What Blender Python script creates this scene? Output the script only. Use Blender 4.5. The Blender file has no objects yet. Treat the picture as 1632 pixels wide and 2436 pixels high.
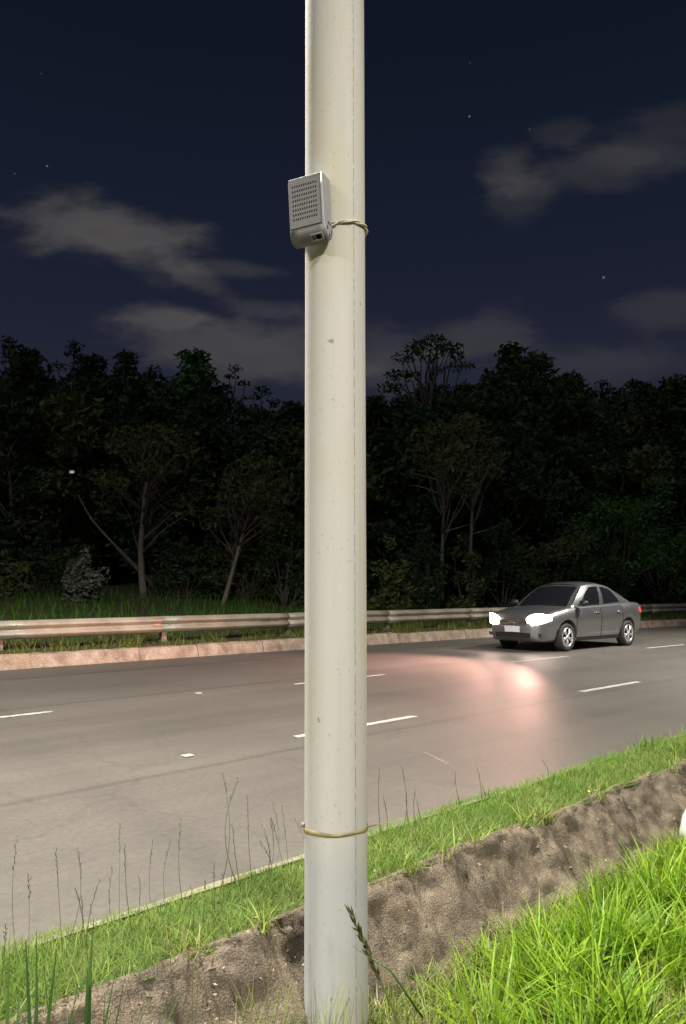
import bpy, bmesh, math, random
import numpy as np
from mathutils import Vector, Matrix, noise

R = math.radians
SC = bpy.context.scene
COL = SC.collection
random.seed(7)
RNG = np.random.default_rng(7)

# ------------------------------------------------------------------ camera
EYE = 1.35                       # metres above the road
PITCH = R(3.8)
FPX = 1850.0                     # focal length in photograph pixels (1632 x 2436)
cam_d = bpy.data.cameras.new('camera')
cam = bpy.data.objects.new('camera', cam_d)
COL.objects.link(cam)
cam_d.sensor_fit = 'VERTICAL'
cam_d.sensor_height = 36.0
cam_d.sensor_width = 24.0
cam_d.lens = 36.0 * FPX / 2436.0
cam_d.shift_y = 61.0 / 2436.0
cam_d.clip_start = 0.05
cam_d.clip_end = 2000
cam.location = (0, 0, EYE)
cam.rotation_euler = (R(90) + PITCH, 0, 0)
SC.camera = cam

SC.view_settings.view_transform = 'Standard'
SC.view_settings.look = 'None'
SC.view_settings.exposure = 0.0
SC.view_settings.gamma = 1.0
SC.view_settings.use_curve_mapping = False
SC.render.engine = 'CYCLES'
SC.cycles.use_denoising = True
SC.cycles.max_bounces = 6
SC.cycles.sample_clamp_indirect = 4.0
SC.cycles.volume_bounces = 0


def ray(x, y):
    """direction of a photograph pixel, depth (Y) component not normalised"""
    v = (1279.0 - y) / FPX
    return Vector(((x - 816.0) / FPX, math.cos(PITCH) - v * math.sin(PITCH), math.sin(PITCH) + v * math.cos(PITCH)))


def at(x, y, Y):
    r = ray(x, y)
    return Vector((0, 0, EYE)) + r * (Y / r.y)


# ------------------------------------------------------------------ night sky
world = bpy.data.worlds.new('World')
SC.world = world
world.use_nodes = True
wn, wl = world.node_tree.nodes, world.node_tree.links
wn.clear()


def wnode(t, **kw):
    n = wn.new(t)
    for k, v in kw.items():
        setattr(n, k, v)
    return n


def wmath(op, a, b=None, c=None):
    n = wnode('ShaderNodeMath', operation=op)
    for i, q in enumerate((a, b, c)):
        if q is None:
            continue
        if hasattr(q, 'is_linked'):
            wl.new(q, n.inputs[i])
        else:
            n.inputs[i].default_value = q
    return n.outputs[0]


tc = wnode('ShaderNodeTexCoord')
sep = wnode('ShaderNodeSeparateXYZ')
wl.new(tc.outputs['Generated'], sep.inputs[0])
ramp = wnode('ShaderNodeValToRGB')
wl.new(sep.outputs['Z'], ramp.inputs[0])
el = ramp.color_ramp.elements
el[0].position, el[0].color = 0.0, (0.024, 0.027, 0.038, 1)
el[1].position, el[1].color = 1.0, (0.002, 0.004, 0.009, 1)
for p_, c_ in ((0.22, (0.0180, 0.0205, 0.0350, 1)), (0.33, (0.0125, 0.0150, 0.0315, 1)), (0.46, (0.0076, 0.0116, 0.0245, 1)), (0.60, (0.0046, 0.0085, 0.0170, 1))):
    e_ = el.new(p_)
    e_.color = c_
yy = wmath('MAXIMUM', wmath('ABSOLUTE', sep.outputs['Y']), 0.15)
gx = wmath('DIVIDE', sep.outputs['X'], yy)
gz = wmath('DIVIDE', sep.outputs['Z'], yy)
gv = wnode('ShaderNodeCombineXYZ')
wl.new(gx, gv.inputs[0])
wl.new(gz, gv.inputs[1])
nz = wnode('ShaderNodeTexNoise')
nz.inputs['Scale'].default_value = 9.0
nz.inputs['Detail'].default_value = 7.0
nz.inputs['Roughness'].default_value = 0.58
nmap = wnode('ShaderNodeMapping')
nmap.inputs['Scale'].default_value = (0.8, 1.7, 1)
wl.new(gv.outputs[0], nmap.inputs[0])
wl.new(nmap.outputs[0], nz.inputs['Vector'])
nzc = wmath('SUBTRACT', nz.outputs['Fac'], 0.5)
# (photo pixel of the cloud's middle, half width, half height, tilt, strength)
CLOUDS = [((210, 545), 250, 82, -6, 0.95), ((330, 600), 160, 60, -22, 0.55), ((455, 655), 130, 34, -28, 0.42), ((560, 640), 120, 26, -4, 0.34),
          ((420, 752), 150, 34, -4, 0.62), ((600, 830), 320, 95, -8, 0.75), ((610, 735), 130, 26, -3, 0.35),
          ((1215, 395), 85, 68, 0, 0.42), ((1400, 400), 240, 74, 10, 0.30), ((1340, 320), 80, 46, 5, 0.20), ((1560, 330), 210, 80, 14, 0.24),
          ((1250, 460), 90, 60, 20, 0.20), ((1590, 730), 160, 60, 8, 0.30), ((1130, 800), 170, 70, 10, 0.40), ((1450, 860), 330, 60, 2, 0.28), ((930, 850), 140, 90, 0, 0.35)]
csum = None
for (cx, cy), rx, ry, tilt, st in CLOUDS:
    r0 = ray(cx * 1.0, cy)
    r0 = r0 / r0.y
    mp = wnode('ShaderNodeMapping', vector_type='TEXTURE')
    mp.inputs['Location'].default_value = (r0.x, r0.z, 0)
    mp.inputs['Rotation'].default_value = (0, 0, R(tilt))
    mp.inputs['Scale'].default_value = (rx / FPX * 1.05, ry / FPX * 1.0, 1)
    wl.new(gv.outputs[0], mp.inputs[0])
    ln = wnode('ShaderNodeVectorMath', operation='LENGTH')
    wl.new(mp.outputs[0], ln.inputs[0])
    dd = wmath('MULTIPLY_ADD', nzc, 2.4, ln.outputs['Value'])
    mr = wnode('ShaderNodeMapRange', interpolation_type='SMOOTHERSTEP')
    wl.new(dd, mr.inputs['Value'])
    mr.inputs['From Min'].default_value = 1.25
    mr.inputs['From Max'].default_value = 0.15
    mr.inputs['To Min'].default_value = 0
    mr.inputs['To Max'].default_value = st
    csum = mr.outputs[0] if csum is None else wmath('ADD', csum, mr.outputs[0])
cfac = wmath('MULTIPLY', wmath('MINIMUM', csum, 1.0), wmath('MULTIPLY_ADD', nz.outputs['Fac'], 0.7, 0.6))
cfac = wmath('MINIMUM', cfac, 1.0)
mix = wnode('ShaderNodeMix', data_type='RGBA')
wl.new(cfac, mix.inputs[0])
wl.new(ramp.outputs[0], mix.inputs[6])
mix.inputs[7].default_value = (0.074, 0.070, 0.071, 1)
# a handful of stars
ssum = None
for sx, sy, sr, sb in ((112, 395, 1.3, 0.55), (35, 413, 0.9, 0.25), (1117, 277, 1.4, 0.55), (1260, 307, 0.9, 0.22), (1436, 660, 2.0, 0.55), (1118, 150, 0.8, 0.15), (98, 175, 0.8, 0.15), (1015, 1180, 0, 0)):
    if not sr:
        continue
    d0 = ray(sx, sy).normalized()
    dn = wnode('ShaderNodeVectorMath', operation='DISTANCE')
    wl.new(tc.outputs['Generated'], dn.inputs[0])
    dn.inputs[1].default_value = d0
    mr = wnode('ShaderNodeMapRange')
    wl.new(dn.outputs['Value'], mr.inputs['Value'])
    mr.inputs['From Min'].default_value = (sr + 1.2) / FPX
    mr.inputs['From Max'].default_value = sr * 0.4 / FPX
    mr.inputs['To Max'].default_value = sb * 0.28
    ssum = mr.outputs[0] if ssum is None else wmath('ADD', ssum, mr.outputs[0])
addc = wnode('ShaderNodeMix', data_type='RGBA', blend_type='ADD')
addc.inputs[0].default_value = 1.0
wl.new(mix.outputs[2], addc.inputs[6])
wl.new(ssum, addc.inputs[7])
bg = wnode('ShaderNodeBackground')
bg.inputs['Strength'].default_value = 1.0
wl.new(addc.outputs[2], bg.inputs['Color'])
wo = wnode('ShaderNodeOutputWorld')
wl.new(bg.outputs[0], wo.inputs['Surface'])

# faint unseen moonlight, added to lift the dark trees
sun_d = bpy.data.lights.new('moonlight', 'SUN')
sun_d.energy = 0.42
sun_d.angle = R(2)
sun_d.color = (0.85, 0.92, 1.0)
sun = bpy.data.objects.new('moonlight', sun_d)
COL.objects.link(sun)
sun.rotation_euler = (R(48), R(6), R(-25))


# ------------------------------------------------------------------ helpers
def mesh_obj(name, verts, faces, mat, parent=None, smooth=False, mats=None, midx=None):
    me = bpy.data.meshes.new(name)
    me.from_pydata([tuple(v) for v in verts], [], faces)
    if mats:
        for m in mats:
            me.materials.append(m)
        me.polygons.foreach_set('material_index', midx)
    elif mat:
        me.materials.append(mat)
    if smooth:
        me.polygons.foreach_set('use_smooth', [True] * len(me.polygons))
    me.update()
    o = bpy.data.objects.new(name, me)
    COL.objects.link(o)
    o.parent = parent
    return o


class MB:
    def __init__(self):
        self.v, self.f = [], []

    def add(self, vs, fs):
        k = len(self.v)
        self.v += [Vector(v) for v in vs]
        self.f += [tuple(i + k for i in f) for f in fs]
        return self

    def box(self, c, s, rot=None, bevel=0.0):
        bm = bmesh.new()
        bmesh.ops.create_cube(bm, size=1)
        for v in bm.verts:
            v.co = Vector((v.co.x * s[0], v.co.y * s[1], v.co.z * s[2]))
        if bevel:
            bmesh.ops.bevel(bm, geom=bm.edges[:], offset=bevel, segments=2, affect='EDGES', profile=0.5)
        M = Matrix.Translation(Vector(c)) @ (rot.to_4x4() if rot else Matrix.Identity(4))
        bm.verts.index_update()
        self.add([M @ v.co for v in bm.verts], [[v.index for v in f.verts] for f in bm.faces])
        bm.free()
        return self

    def tube(self, pts, rad, n=8, caps=True):
        pts = [Vector(p) for p in pts]
        if not hasattr(rad, '__len__'):
            rad = [rad] * len(pts)
        vs, fs = [], []
        up = None
        for i, p in enumerate(pts):
            d = (pts[min(i + 1, len(pts) - 1)] - pts[max(i - 1, 0)]).normalized()
            if up is None:
                up = d.orthogonal().normalized()
            a = (up - d * up.dot(d))
            a = a.normalized() if a.length > 1e-6 else d.orthogonal().normalized()
            up = a
            b = d.cross(a)
            for k in range(n):
                t = 2 * math.pi * k / n
                vs.append(p + (a * math.cos(t) + b * math.sin(t)) * rad[i])
        for i in range(len(pts) - 1):
            for k in range(n):
                k2 = (k + 1) % n
                fs.append((i * n + k, i * n + k2, (i + 1) * n + k2, (i + 1) * n + k))
        if caps:
            fs.append(tuple(range(n - 1, -1, -1)))
            fs.append(tuple((len(pts) - 1) * n + k for k in range(n)))
        return self.add(vs, fs)

    def lathe(self, prof, n=24, M=None):
        """prof: (radius, height) about local z"""
        vs, fs = [], []
        for r, z in prof:
            for k in range(n):
                t = 2 * math.pi * k / n
                v = Vector((r * math.cos(t), r * math.sin(t), z))
                vs.append(M @ v if M else v)
        for i in range(len(prof) - 1):
            for k in range(n):
                k2 = (k + 1) % n
                fs.append((i * n + k, i * n + k2, (i + 1) * n + k2, (i + 1) * n + k))
        return self.add(vs, fs)

    def ball(self, c, s, M=None, u=16, w=10):
        vs, fs = [], []
        for i in range(w + 1):
            a = math.pi * i / w
            for k in range(u):
                t = 2 * math.pi * k / u
                v = Vector((math.sin(a) * math.cos(t) * s[0], math.sin(a) * math.sin(t) * s[1], math.cos(a) * s[2]))
                if M:
                    v = M @ v
                vs.append(v + Vector(c))
        for i in range(w):
            for k in range(u):
                k2 = (k + 1) % u
                fs.append((i * u + k, (i + 1) * u + k, (i + 1) * u + k2, i * u + k2))
        return self.add(vs, fs)

    def grid(self, fn, nu, nv):
        vs = [fn(i / nu, j / nv) for i in range(nu + 1) for j in range(nv + 1)]
        w = nv + 1
        fs = [(i * w + j, (i + 1) * w + j, (i + 1) * w + j + 1, i * w + j + 1) for i in range(nu) for j in range(nv)]
        return self.add(vs, fs)

    def build(self, name, mat, parent=None, smooth=False):
        return mesh_obj(name, self.v, self.f, mat, parent, smooth)


def empty(name, loc=(0, 0, 0), rz=0.0):
    o = bpy.data.objects.new(name, None)
    COL.objects.link(o)
    o.location = loc
    o.rotation_euler = (0, 0, rz)
    o.empty_display_size = 0.2
    return o


def tag(o, label=None, cat=None, group=None, kind=None):
    if label:
        o['label'] = label
    if cat:
        o['category'] = cat
    if group:
        o['group'] = group
    if kind:
        o['kind'] = kind
    return o


def fast_mesh(name, V, F, mat, parent=None):
    """V: (n,3) array, F: (m,k) array of equal-sided faces"""
    me = bpy.data.meshes.new(name)
    V = np.asarray(V, dtype=np.float32)
    F = np.asarray(F, dtype=np.int32)
    m, k = F.shape
    me.vertices.add(len(V))
    me.vertices.foreach_set('co', V.ravel())
    me.loops.add(m * k)
    me.loops.foreach_set('vertex_index', F.ravel())
    me.polygons.add(m)
    me.polygons.foreach_set('loop_start', np.arange(0, m * k, k, dtype=np.int32))
    me.materials.append(mat)
    me.update(calc_edges=True)
    o = bpy.data.objects.new(name, me)
    COL.objects.link(o)
    o.parent = parent
    return o


# ------------------------------------------------------------------ materials
def material(name):
    m = bpy.data.materials.new(name)
    m.use_nodes = True
    nt = m.node_tree
    return m, nt.nodes, nt.links, nt.nodes['Principled BSDF']


def plain(name, col, rough=0.6, metal=0.0, var=0.15, scale=8.0, spec=0.5, bump=0.0, emit=None, estr=0.0, coat=0.0):
    m, n, l, b = material(name)
    b.inputs['Roughness'].default_value = rough
    b.inputs['Metallic'].default_value = metal
    b.inputs['Specular IOR Level'].default_value = spec
    b.inputs['Coat Weight'].default_value = coat
    t = n.new('ShaderNodeTexCoord')
    nz_ = n.new('ShaderNodeTexNoise')
    nz_.inputs['Scale'].default_value = scale
    nz_.inputs['Detail'].default_value = 5
    l.new(t.outputs['Object'], nz_.inputs['Vector'])
    rp = n.new('ShaderNodeValToRGB')
    l.new(nz_.outputs['Fac'], rp.inputs[0])
    e = rp.color_ramp.elements
    e[0].position, e[1].position = 0.3, 0.7
    e[0].color = (*[c * (1 - var) for c in col], 1)
    e[1].color = (*[min(1, c * (1 + var)) for c in col], 1)
    l.new(rp.outputs[0], b.inputs['Base Color'])
    if bump:
        bp = n.new('ShaderNodeBump')
        bp.inputs['Strength'].default_value = bump
        bp.inputs['Distance'].default_value = 0.01
        l.new(nz_.outputs['Fac'], bp.inputs['Height'])
        l.new(bp.outputs[0], b.inputs['Normal'])
    if emit:
        b.inputs['Emission Color'].default_value = (*emit, 1)
        b.inputs['Emission Strength'].default_value = estr
    return m


def blade_mat(name, cols, rough=0.55, trans=0.35, patch=None, pscale=1.2):
    """leaves and blades: colour varies per loose piece"""
    m, n, l, b = material(name)
    g = n.new('ShaderNodeNewGeometry')
    rp = n.new('ShaderNodeValToRGB')
    l.new(g.outputs['Random Per Island'], rp.inputs[0])
    e = rp.color_ramp.elements
    while len(e) < len(cols):
        e.new(0.5)
    for i, c in enumerate(cols):
        e[i].position = i / (len(cols) - 1)
        e[i].color = (*c, 1)
    out = rp.outputs[0]
    if patch:
        nz_ = n.new('ShaderNodeTexNoise')
        nz_.inputs['Scale'].default_value = pscale
        l.new(g.outputs['Position'], nz_.inputs['Vector'])
        mr = n.new('ShaderNodeMapRange')
        mr.inputs['From Min'].default_value = 0.42
        mr.inputs['From Max'].default_value = 0.66
        l.new(nz_.outputs['Fac'], mr.inputs['Value'])
        mx = n.new('ShaderNodeMix')
        mx.data_type = 'RGBA'
        l.new(mr.outputs[0], mx.inputs[0])
        l.new(out, mx.inputs[6])
        mx.inputs[7].default_value = (*patch, 1)
        out = mx.outputs[2]
    l.new(out, b.inputs['Base Color'])
    b.inputs['Roughness'].default_value = rough
    b.inputs['Specular IOR Level'].default_value = 0.25
    tr = n.new('ShaderNodeBsdfTranslucent')
    l.new(out, tr.inputs['Color'])
    ms = n.new('ShaderNodeMixShader')
    ms.inputs[0].default_value = trans
    l.new(b.outputs[0], ms.inputs[1])
    l.new(tr.outputs[0], ms.inputs[2])
    l.new(ms.outputs[0], n['Material Output'].inputs['Surface'])
    return m


# asphalt: uv = (distance along the road, distance across it)
def asphalt_mat():
    m, n, l, b = material('worn asphalt')
    uv = n.new('ShaderNodeTexCoord')
    sp = n.new('ShaderNodeSeparateXYZ')
    l.new(uv.outputs['UV'], sp.inputs[0])

    def mth(op, a, b_=None, c=None):
        q = n.new('ShaderNodeMath')
        q.operation = op
        for i, s in enumerate((a, b_, c)):
            if s is None:
                continue
            if hasattr(s, 'is_linked'):
                l.new(s, q.inputs[i])
            else:
                q.inputs[i].default_value = s
        return q.outputs[0]

    def nse(scale, det, sx=1.0, sy=1.0):
        mp = n.new('ShaderNodeMapping')
        mp.inputs['Scale'].default_value = (sx, sy, 1)
        l.new(uv.outputs['UV'], mp.inputs[0])
        q = n.new('ShaderNodeTexNoise')
        q.inputs['Scale'].default_value = scale
        q.inputs['Detail'].default_value = det
        l.new(mp.outputs[0], q.inputs['Vector'])
        return q.outputs['Fac']
    fine = nse(95, 3)
    grit = nse(22, 5)
    big = nse(0.55, 4)
    streak = nse(1.0, 4, 0.12, 3.0)
    wob = nse(0.9, 3)
    val = mth('MULTIPLY', mth('MULTIPLY_ADD', fine, 0.7, 0.65), mth('MULTIPLY_ADD', grit, 0.6, 0.7))
    val = mth('MULTIPLY', val, mth('MULTIPLY_ADD', big, 0.45, 0.78))
    val = mth('MULTIPLY', val, mth('MULTIPLY_ADD', streak, 0.40, 0.80))
    tv = mth('MULTIPLY_ADD', wob, 0.10, mth('SUBTRACT', sp.outputs['Y'], 0.05))
    for pos, w, dark in ((5.03, 0.025, 0.80), (6.66, 0.20, 0.90), (8.9, 0.03, 0.8), (11.9, 0.06, 0.75), (3.9, 0.5, 0.95), (7.4, 0.45, 0.92), (10.6, 0.5, 0.93)):
        d = mth('ABSOLUTE', mth('SUBTRACT', tv, pos))
        mr = n.new('ShaderNodeMapRange')
        mr.interpolation_type = 'SMOOTHSTEP'
        mr.inputs['From Min'].default_value = w
        mr.inputs['From Max'].default_value = w * 2.2
        mr.inputs['To Min'].default_value = dark
        mr.inputs['To Max'].default_value = 1.0
        l.new(d, mr.inputs['Value'])
        val = mth('MULTIPLY', val, mr.outputs[0])
    # cracks
    vo = n.new('ShaderNodeTexVoronoi')
    vo.feature = 'DISTANCE_TO_EDGE'
    vo.inputs['Scale'].default_value = 0.55
    wv = n.new('ShaderNodeTexNoise')
    wv.inputs['Scale'].default_value = 2.2
    wv.inputs['Detail'].default_value = 4
    l.new(uv.outputs['UV'], wv.inputs['Vector'])
    va = n.new('ShaderNodeVectorMath')
    va.operation = 'MULTIPLY_ADD'
    l.new(wv.outputs['Color'], va.inputs[0])
    va.inputs[1].default_value = (0.6, 0.6, 0)
    l.new(uv.outputs['UV'], va.inputs[2])
    l.new(va.outputs[0], vo.inputs['Vector'])
    mr = n.new('ShaderNodeMapRange')
    mr.inputs['From Min'].default_value = 0.0
    mr.inputs['From Max'].default_value = 0.012
    mr.inputs['To Min'].default_value = 0.88
    l.new(vo.outputs['Distance'], mr.inputs['Value'])
    val = mth('MULTIPLY', val, mr.outputs[0])
    cb = n.new('ShaderNodeCombineColor')
    l.new(mth('MULTIPLY', val, 0.087), cb.inputs[0])
    l.new(mth('MULTIPLY', val, 0.079), cb.inputs[1])
    l.new(mth('MULTIPLY', val, 0.068), cb.inputs[2])
    l.new(cb.outputs[0], b.inputs['Base Color'])
    l.new(mth('MULTIPLY_ADD', big, 0.16, 0.50), b.inputs['Roughness'])
    b.inputs['Specular IOR Level'].default_value = 0.42
    bp = n.new('ShaderNodeBump')
    bp.inputs['Strength'].default_value = 0.35
    bp.inputs['Distance'].default_value = 0.006
    l.new(fine, bp.inputs['Height'])
    l.new(bp.outputs[0], b.inputs['Normal'])
    return m


def rough_concrete(name, light, dark, moss, scale=5.0):
    m, n, l, b = material(name)
    g = n.new('ShaderNodeNewGeometry')
    n1 = n.new('ShaderNodeTexNoise')
    n1.inputs['Scale'].default_value = scale
    n1.inputs['Detail'].default_value = 9
    n1.inputs['Roughness'].default_value = 0.68
    l.new(g.outputs['Position'], n1.inputs['Vector'])
    rp = n.new('ShaderNodeValToRGB')
    e = rp.color_ramp.elements
    e[0].position, e[0].color = 0.36, (*dark, 1)
    e[1].position, e[1].color = 0.66, (*light, 1)
    l.new(n1.outputs['Fac'], rp.inputs[0])
    n2 = n.new('ShaderNodeTexNoise')
    n2.inputs['Scale'].default_value = scale * 0.45
    n2.inputs['Detail'].default_value = 6
    l.new(g.outputs['Position'], n2.inputs['Vector'])
    mr = n.new('ShaderNodeMapRange')
    mr.inputs['From Min'].default_value = 0.48
    mr.inputs['From Max'].default_value = 0.68
    mr.inputs['To Max'].default_value = 0.75
    l.new(n2.outputs['Fac'], mr.inputs['Value'])
    mx = n.new('ShaderNodeMix')
    mx.data_type = 'RGBA'
    l.new(mr.outputs[0], mx.inputs[0])
    l.new(rp.outputs[0], mx.inputs[6])
    mx.inputs[7].default_value = (*moss, 1)
    n3 = n.new('ShaderNodeTexNoise')
    n3.inputs['Scale'].default_value = scale * 14
    n3.inputs['Detail'].default_value = 4
    l.new(g.outputs['Position'], n3.inputs['Vector'])
    mx2 = n.new('ShaderNodeMix')
    mx2.data_type = 'RGBA'
    mx2.blend_type = 'OVERLAY'
    mx2.inputs[0].default_value = 0.75
    l.new(mx.outputs[2], mx2.inputs[6])
    l.new(n3.outputs['Fac'], mx2.inputs[7])
    l.new(mx2.outputs[2], b.inputs['Base Color'])
    b.inputs['Roughness'].default_value = 0.9
    b.inputs['Specular IOR Level'].default_value = 0.2
    bp = n.new('ShaderNodeBump')
    bp.inputs['Strength'].default_value = 0.7
    bp.inputs['Distance'].default_value = 0.015
    ad = n.new('ShaderNodeMath')
    l.new(n1.outputs['Fac'], ad.inputs[0])
    l.new(n3.outputs['Fac'], ad.inputs[1])
    l.new(ad.outputs[0], bp.inputs['Height'])
    l.new(bp.outputs[0], b.inputs['Normal'])
    return m


M = {}
M['asphalt'] = asphalt_mat()
M['paint'] = plain('worn white road paint', (0.37, 0.355, 0.32), 0.7, var=0.40, scale=14)
M['kerb'] = rough_concrete('kerb concrete', (0.42, 0.34, 0.27), (0.19, 0.145, 0.11), (0.28, 0.20, 0.145), 3.5)
M['slope'] = rough_concrete('weathered slope concrete', (0.200, 0.163, 0.115), (0.080, 0.064, 0.048), (0.095, 0.078, 0.060), 9.0)
M['edging'] = rough_concrete('road edging concrete', (0.27, 0.25, 0.20), (0.15, 0.135, 0.105), (0.2, 0.2, 0.1), 6.0)
M['soil'] = rough_concrete('soil', (0.09, 0.075, 0.045), (0.04, 0.035, 0.02), (0.05, 0.07, 0.02), 3.0)
M['litter'] = blade_mat('dry plant litter', [(0.28, 0.21, 0.13), (0.14, 0.10, 0.06), (0.40, 0.33, 0.23), (0.09, 0.07, 0.05)], 0.8, 0.1)
M['turf'] = blade_mat('short verge grass', [(0.10, 0.19, 0.025), (0.16, 0.26, 0.040), (0.21, 0.30, 0.060), (0.08, 0.155, 0.02), (0.26, 0.26, 0.10), (0.17, 0.28, 0.045)], patch=(0.12, 0.22, 0.035), pscale=3.0)
M['tall'] = blade_mat('tall bright grass', [(0.09, 0.20, 0.012), (0.17, 0.32, 0.016), (0.30, 0.43, 0.025), (0.06, 0.14, 0.012), (0.22, 0.35, 0.03), (0.13, 0.26, 0.014)], 0.45, 0.4)
M['darkblade'] = blade_mat('dark grass blades', [(0.035, 0.085, 0.02), (0.06, 0.13, 0.03), (0.10, 0.16, 0.04)], 0.45, 0.3)
M['stalk'] = blade_mat('dry grass stalk', [(0.17, 0.17, 0.08), (0.12, 0.15, 0.05), (0.22, 0.20, 0.11)], 0.7, 0.15)
M['seed'] = blade_mat('seed spikelets', [(0.07, 0.08, 0.03), (0.11, 0.12, 0.045), (0.15, 0.14, 0.06)], 0.7, 0.15)
M['fargrass'] = blade_mat('far field grass', [(0.05, 0.15, 0.012), (0.09, 0.22, 0.018), (0.035, 0.11, 0.01)], 0.6, 0.35)
M['kerbgrass'] = blade_mat('kerb top grass', [(0.12, 0.16, 0.03), (0.19, 0.22, 0.05), (0.08, 0.12, 0.02), (0.25, 0.23, 0.09)], 0.6, 0.35)
M['leaf'] = blade_mat('forest leaves', [(0.030, 0.058, 0.022), (0.050, 0.090, 0.030), (0.022, 0.045, 0.018)], 0.6, 0.3)
M['leaf2'] = blade_mat('olive leaves', [(0.085, 0.105, 0.035), (0.125, 0.145, 0.048), (0.065, 0.080, 0.028)], 0.6, 0.3)  # colour raised to stand in for street lamp spill on the shrubs
M['leaf3'] = blade_mat('fresh green leaves', [(0.050, 0.140, 0.030), (0.080, 0.185, 0.038), (0.038, 0.100, 0.025)], 0.6, 0.3)  # green likewise brightened in place of lamp light
M['leafp'] = blade_mat('pale grey leaves', [(0.16, 0.17, 0.13), (0.09, 0.10, 0.07), (0.22, 0.22, 0.18)], 0.6, 0.2)
M['bark'] = plain('dark bark', (0.075, 0.06, 0.045), 0.9, var=0.35, scale=6, bump=0.5)
M['barkp'] = plain('pale bark', (0.15, 0.13, 0.095), 0.85, var=0.30, scale=5, bump=0.4)
M['galv'] = plain('galvanised steel', (0.33, 0.295, 0.235), 0.55, 0.3, var=0.25, scale=2.5)
M['post'] = plain('weathered steel post', (0.30, 0.25, 0.20), 0.6, 0.4, var=0.25)
M['rust'] = plain('rust', (0.22, 0.085, 0.03), 0.85, 0.1, var=0.4, scale=9)
M['black'] = plain('black plastic', (0.012, 0.012, 0.013), 0.5)
M['hole'] = plain('dark hole', (0.006, 0.006, 0.006), 0.95, spec=0.03)
M['boxfront'] = plain('grey plastic front', (0.100, 0.102, 0.096), 0.5, var=0.05, scale=30)
M['boxside'] = plain('pale grey plastic', (0.255, 0.26, 0.265), 0.45, var=0.04, scale=12)
M['boxline'] = plain('dark plastic groove', (0.06, 0.06, 0.055), 0.6)  # plain dark tone for the seam, groove and marks
M['twine'] = plain('cotton twine', (0.50, 0.46, 0.36), 0.9, var=0.25, scale=60)
M['strap'] = plain('yellowed strap', (0.27, 0.225, 0.10), 0.65, var=0.40, scale=14)
M['whitebag'] = plain('white plastic sack', (0.50, 0.51, 0.49), 0.45, var=0.05, bump=0.6, scale=9)
M['stud'] = plain('road stud', (0.30, 0.285, 0.25), 0.7, var=0.3)
# car
M['carpaint'] = plain('grey metallic paint', (0.27, 0.275, 0.28), 0.36, 0.85, var=0.04, coat=1.0)
M['carglass'] = plain('car window glass', (0.008, 0.009, 0.011), 0.06, 0.0, var=0.0, spec=0.8)
M['chrome'] = plain('bright trim', (0.62, 0.62, 0.62), 0.22, 0.9, var=0.05)
M['alloy'] = plain('silver alloy', (0.62, 0.62, 0.63), 0.30, 0.7, var=0.05)
M['tyre'] = plain('tyre rubber', (0.018, 0.018, 0.018), 0.8, var=0.2)
M['carblack'] = plain('black car trim', (0.015, 0.015, 0.016), 0.45)
M['plate'] = plain('number plate', (0.55, 0.55, 0.58), 0.5, var=0.05)
M['tail'] = plain('red tail lamp', (0.40, 0.02, 0.02), 0.2, emit=(1.0, 0.16, 0.12), estr=0.55)
M['headlens'] = plain('lit headlamp', (0.9, 0.85, 0.8), 0.2, emit=(1.0, 0.74, 0.64), estr=32.0)
M['indicator'] = plain('bright lamp strip', (0.7, 0.6, 0.55), 0.2)
M['lamphead'] = plain('lamp housing', (0.25, 0.25, 0.24), 0.5, 0.3)
M['lamplens'] = plain('lit street lamp lens', (0.9, 0.85, 0.75), 0.3, emit=(1.0, 0.88, 0.70), estr=20.0)
M['housewall'] = plain('pale house wall', (0.42, 0.40, 0.34), 0.9, var=0.15, scale=2)


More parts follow.
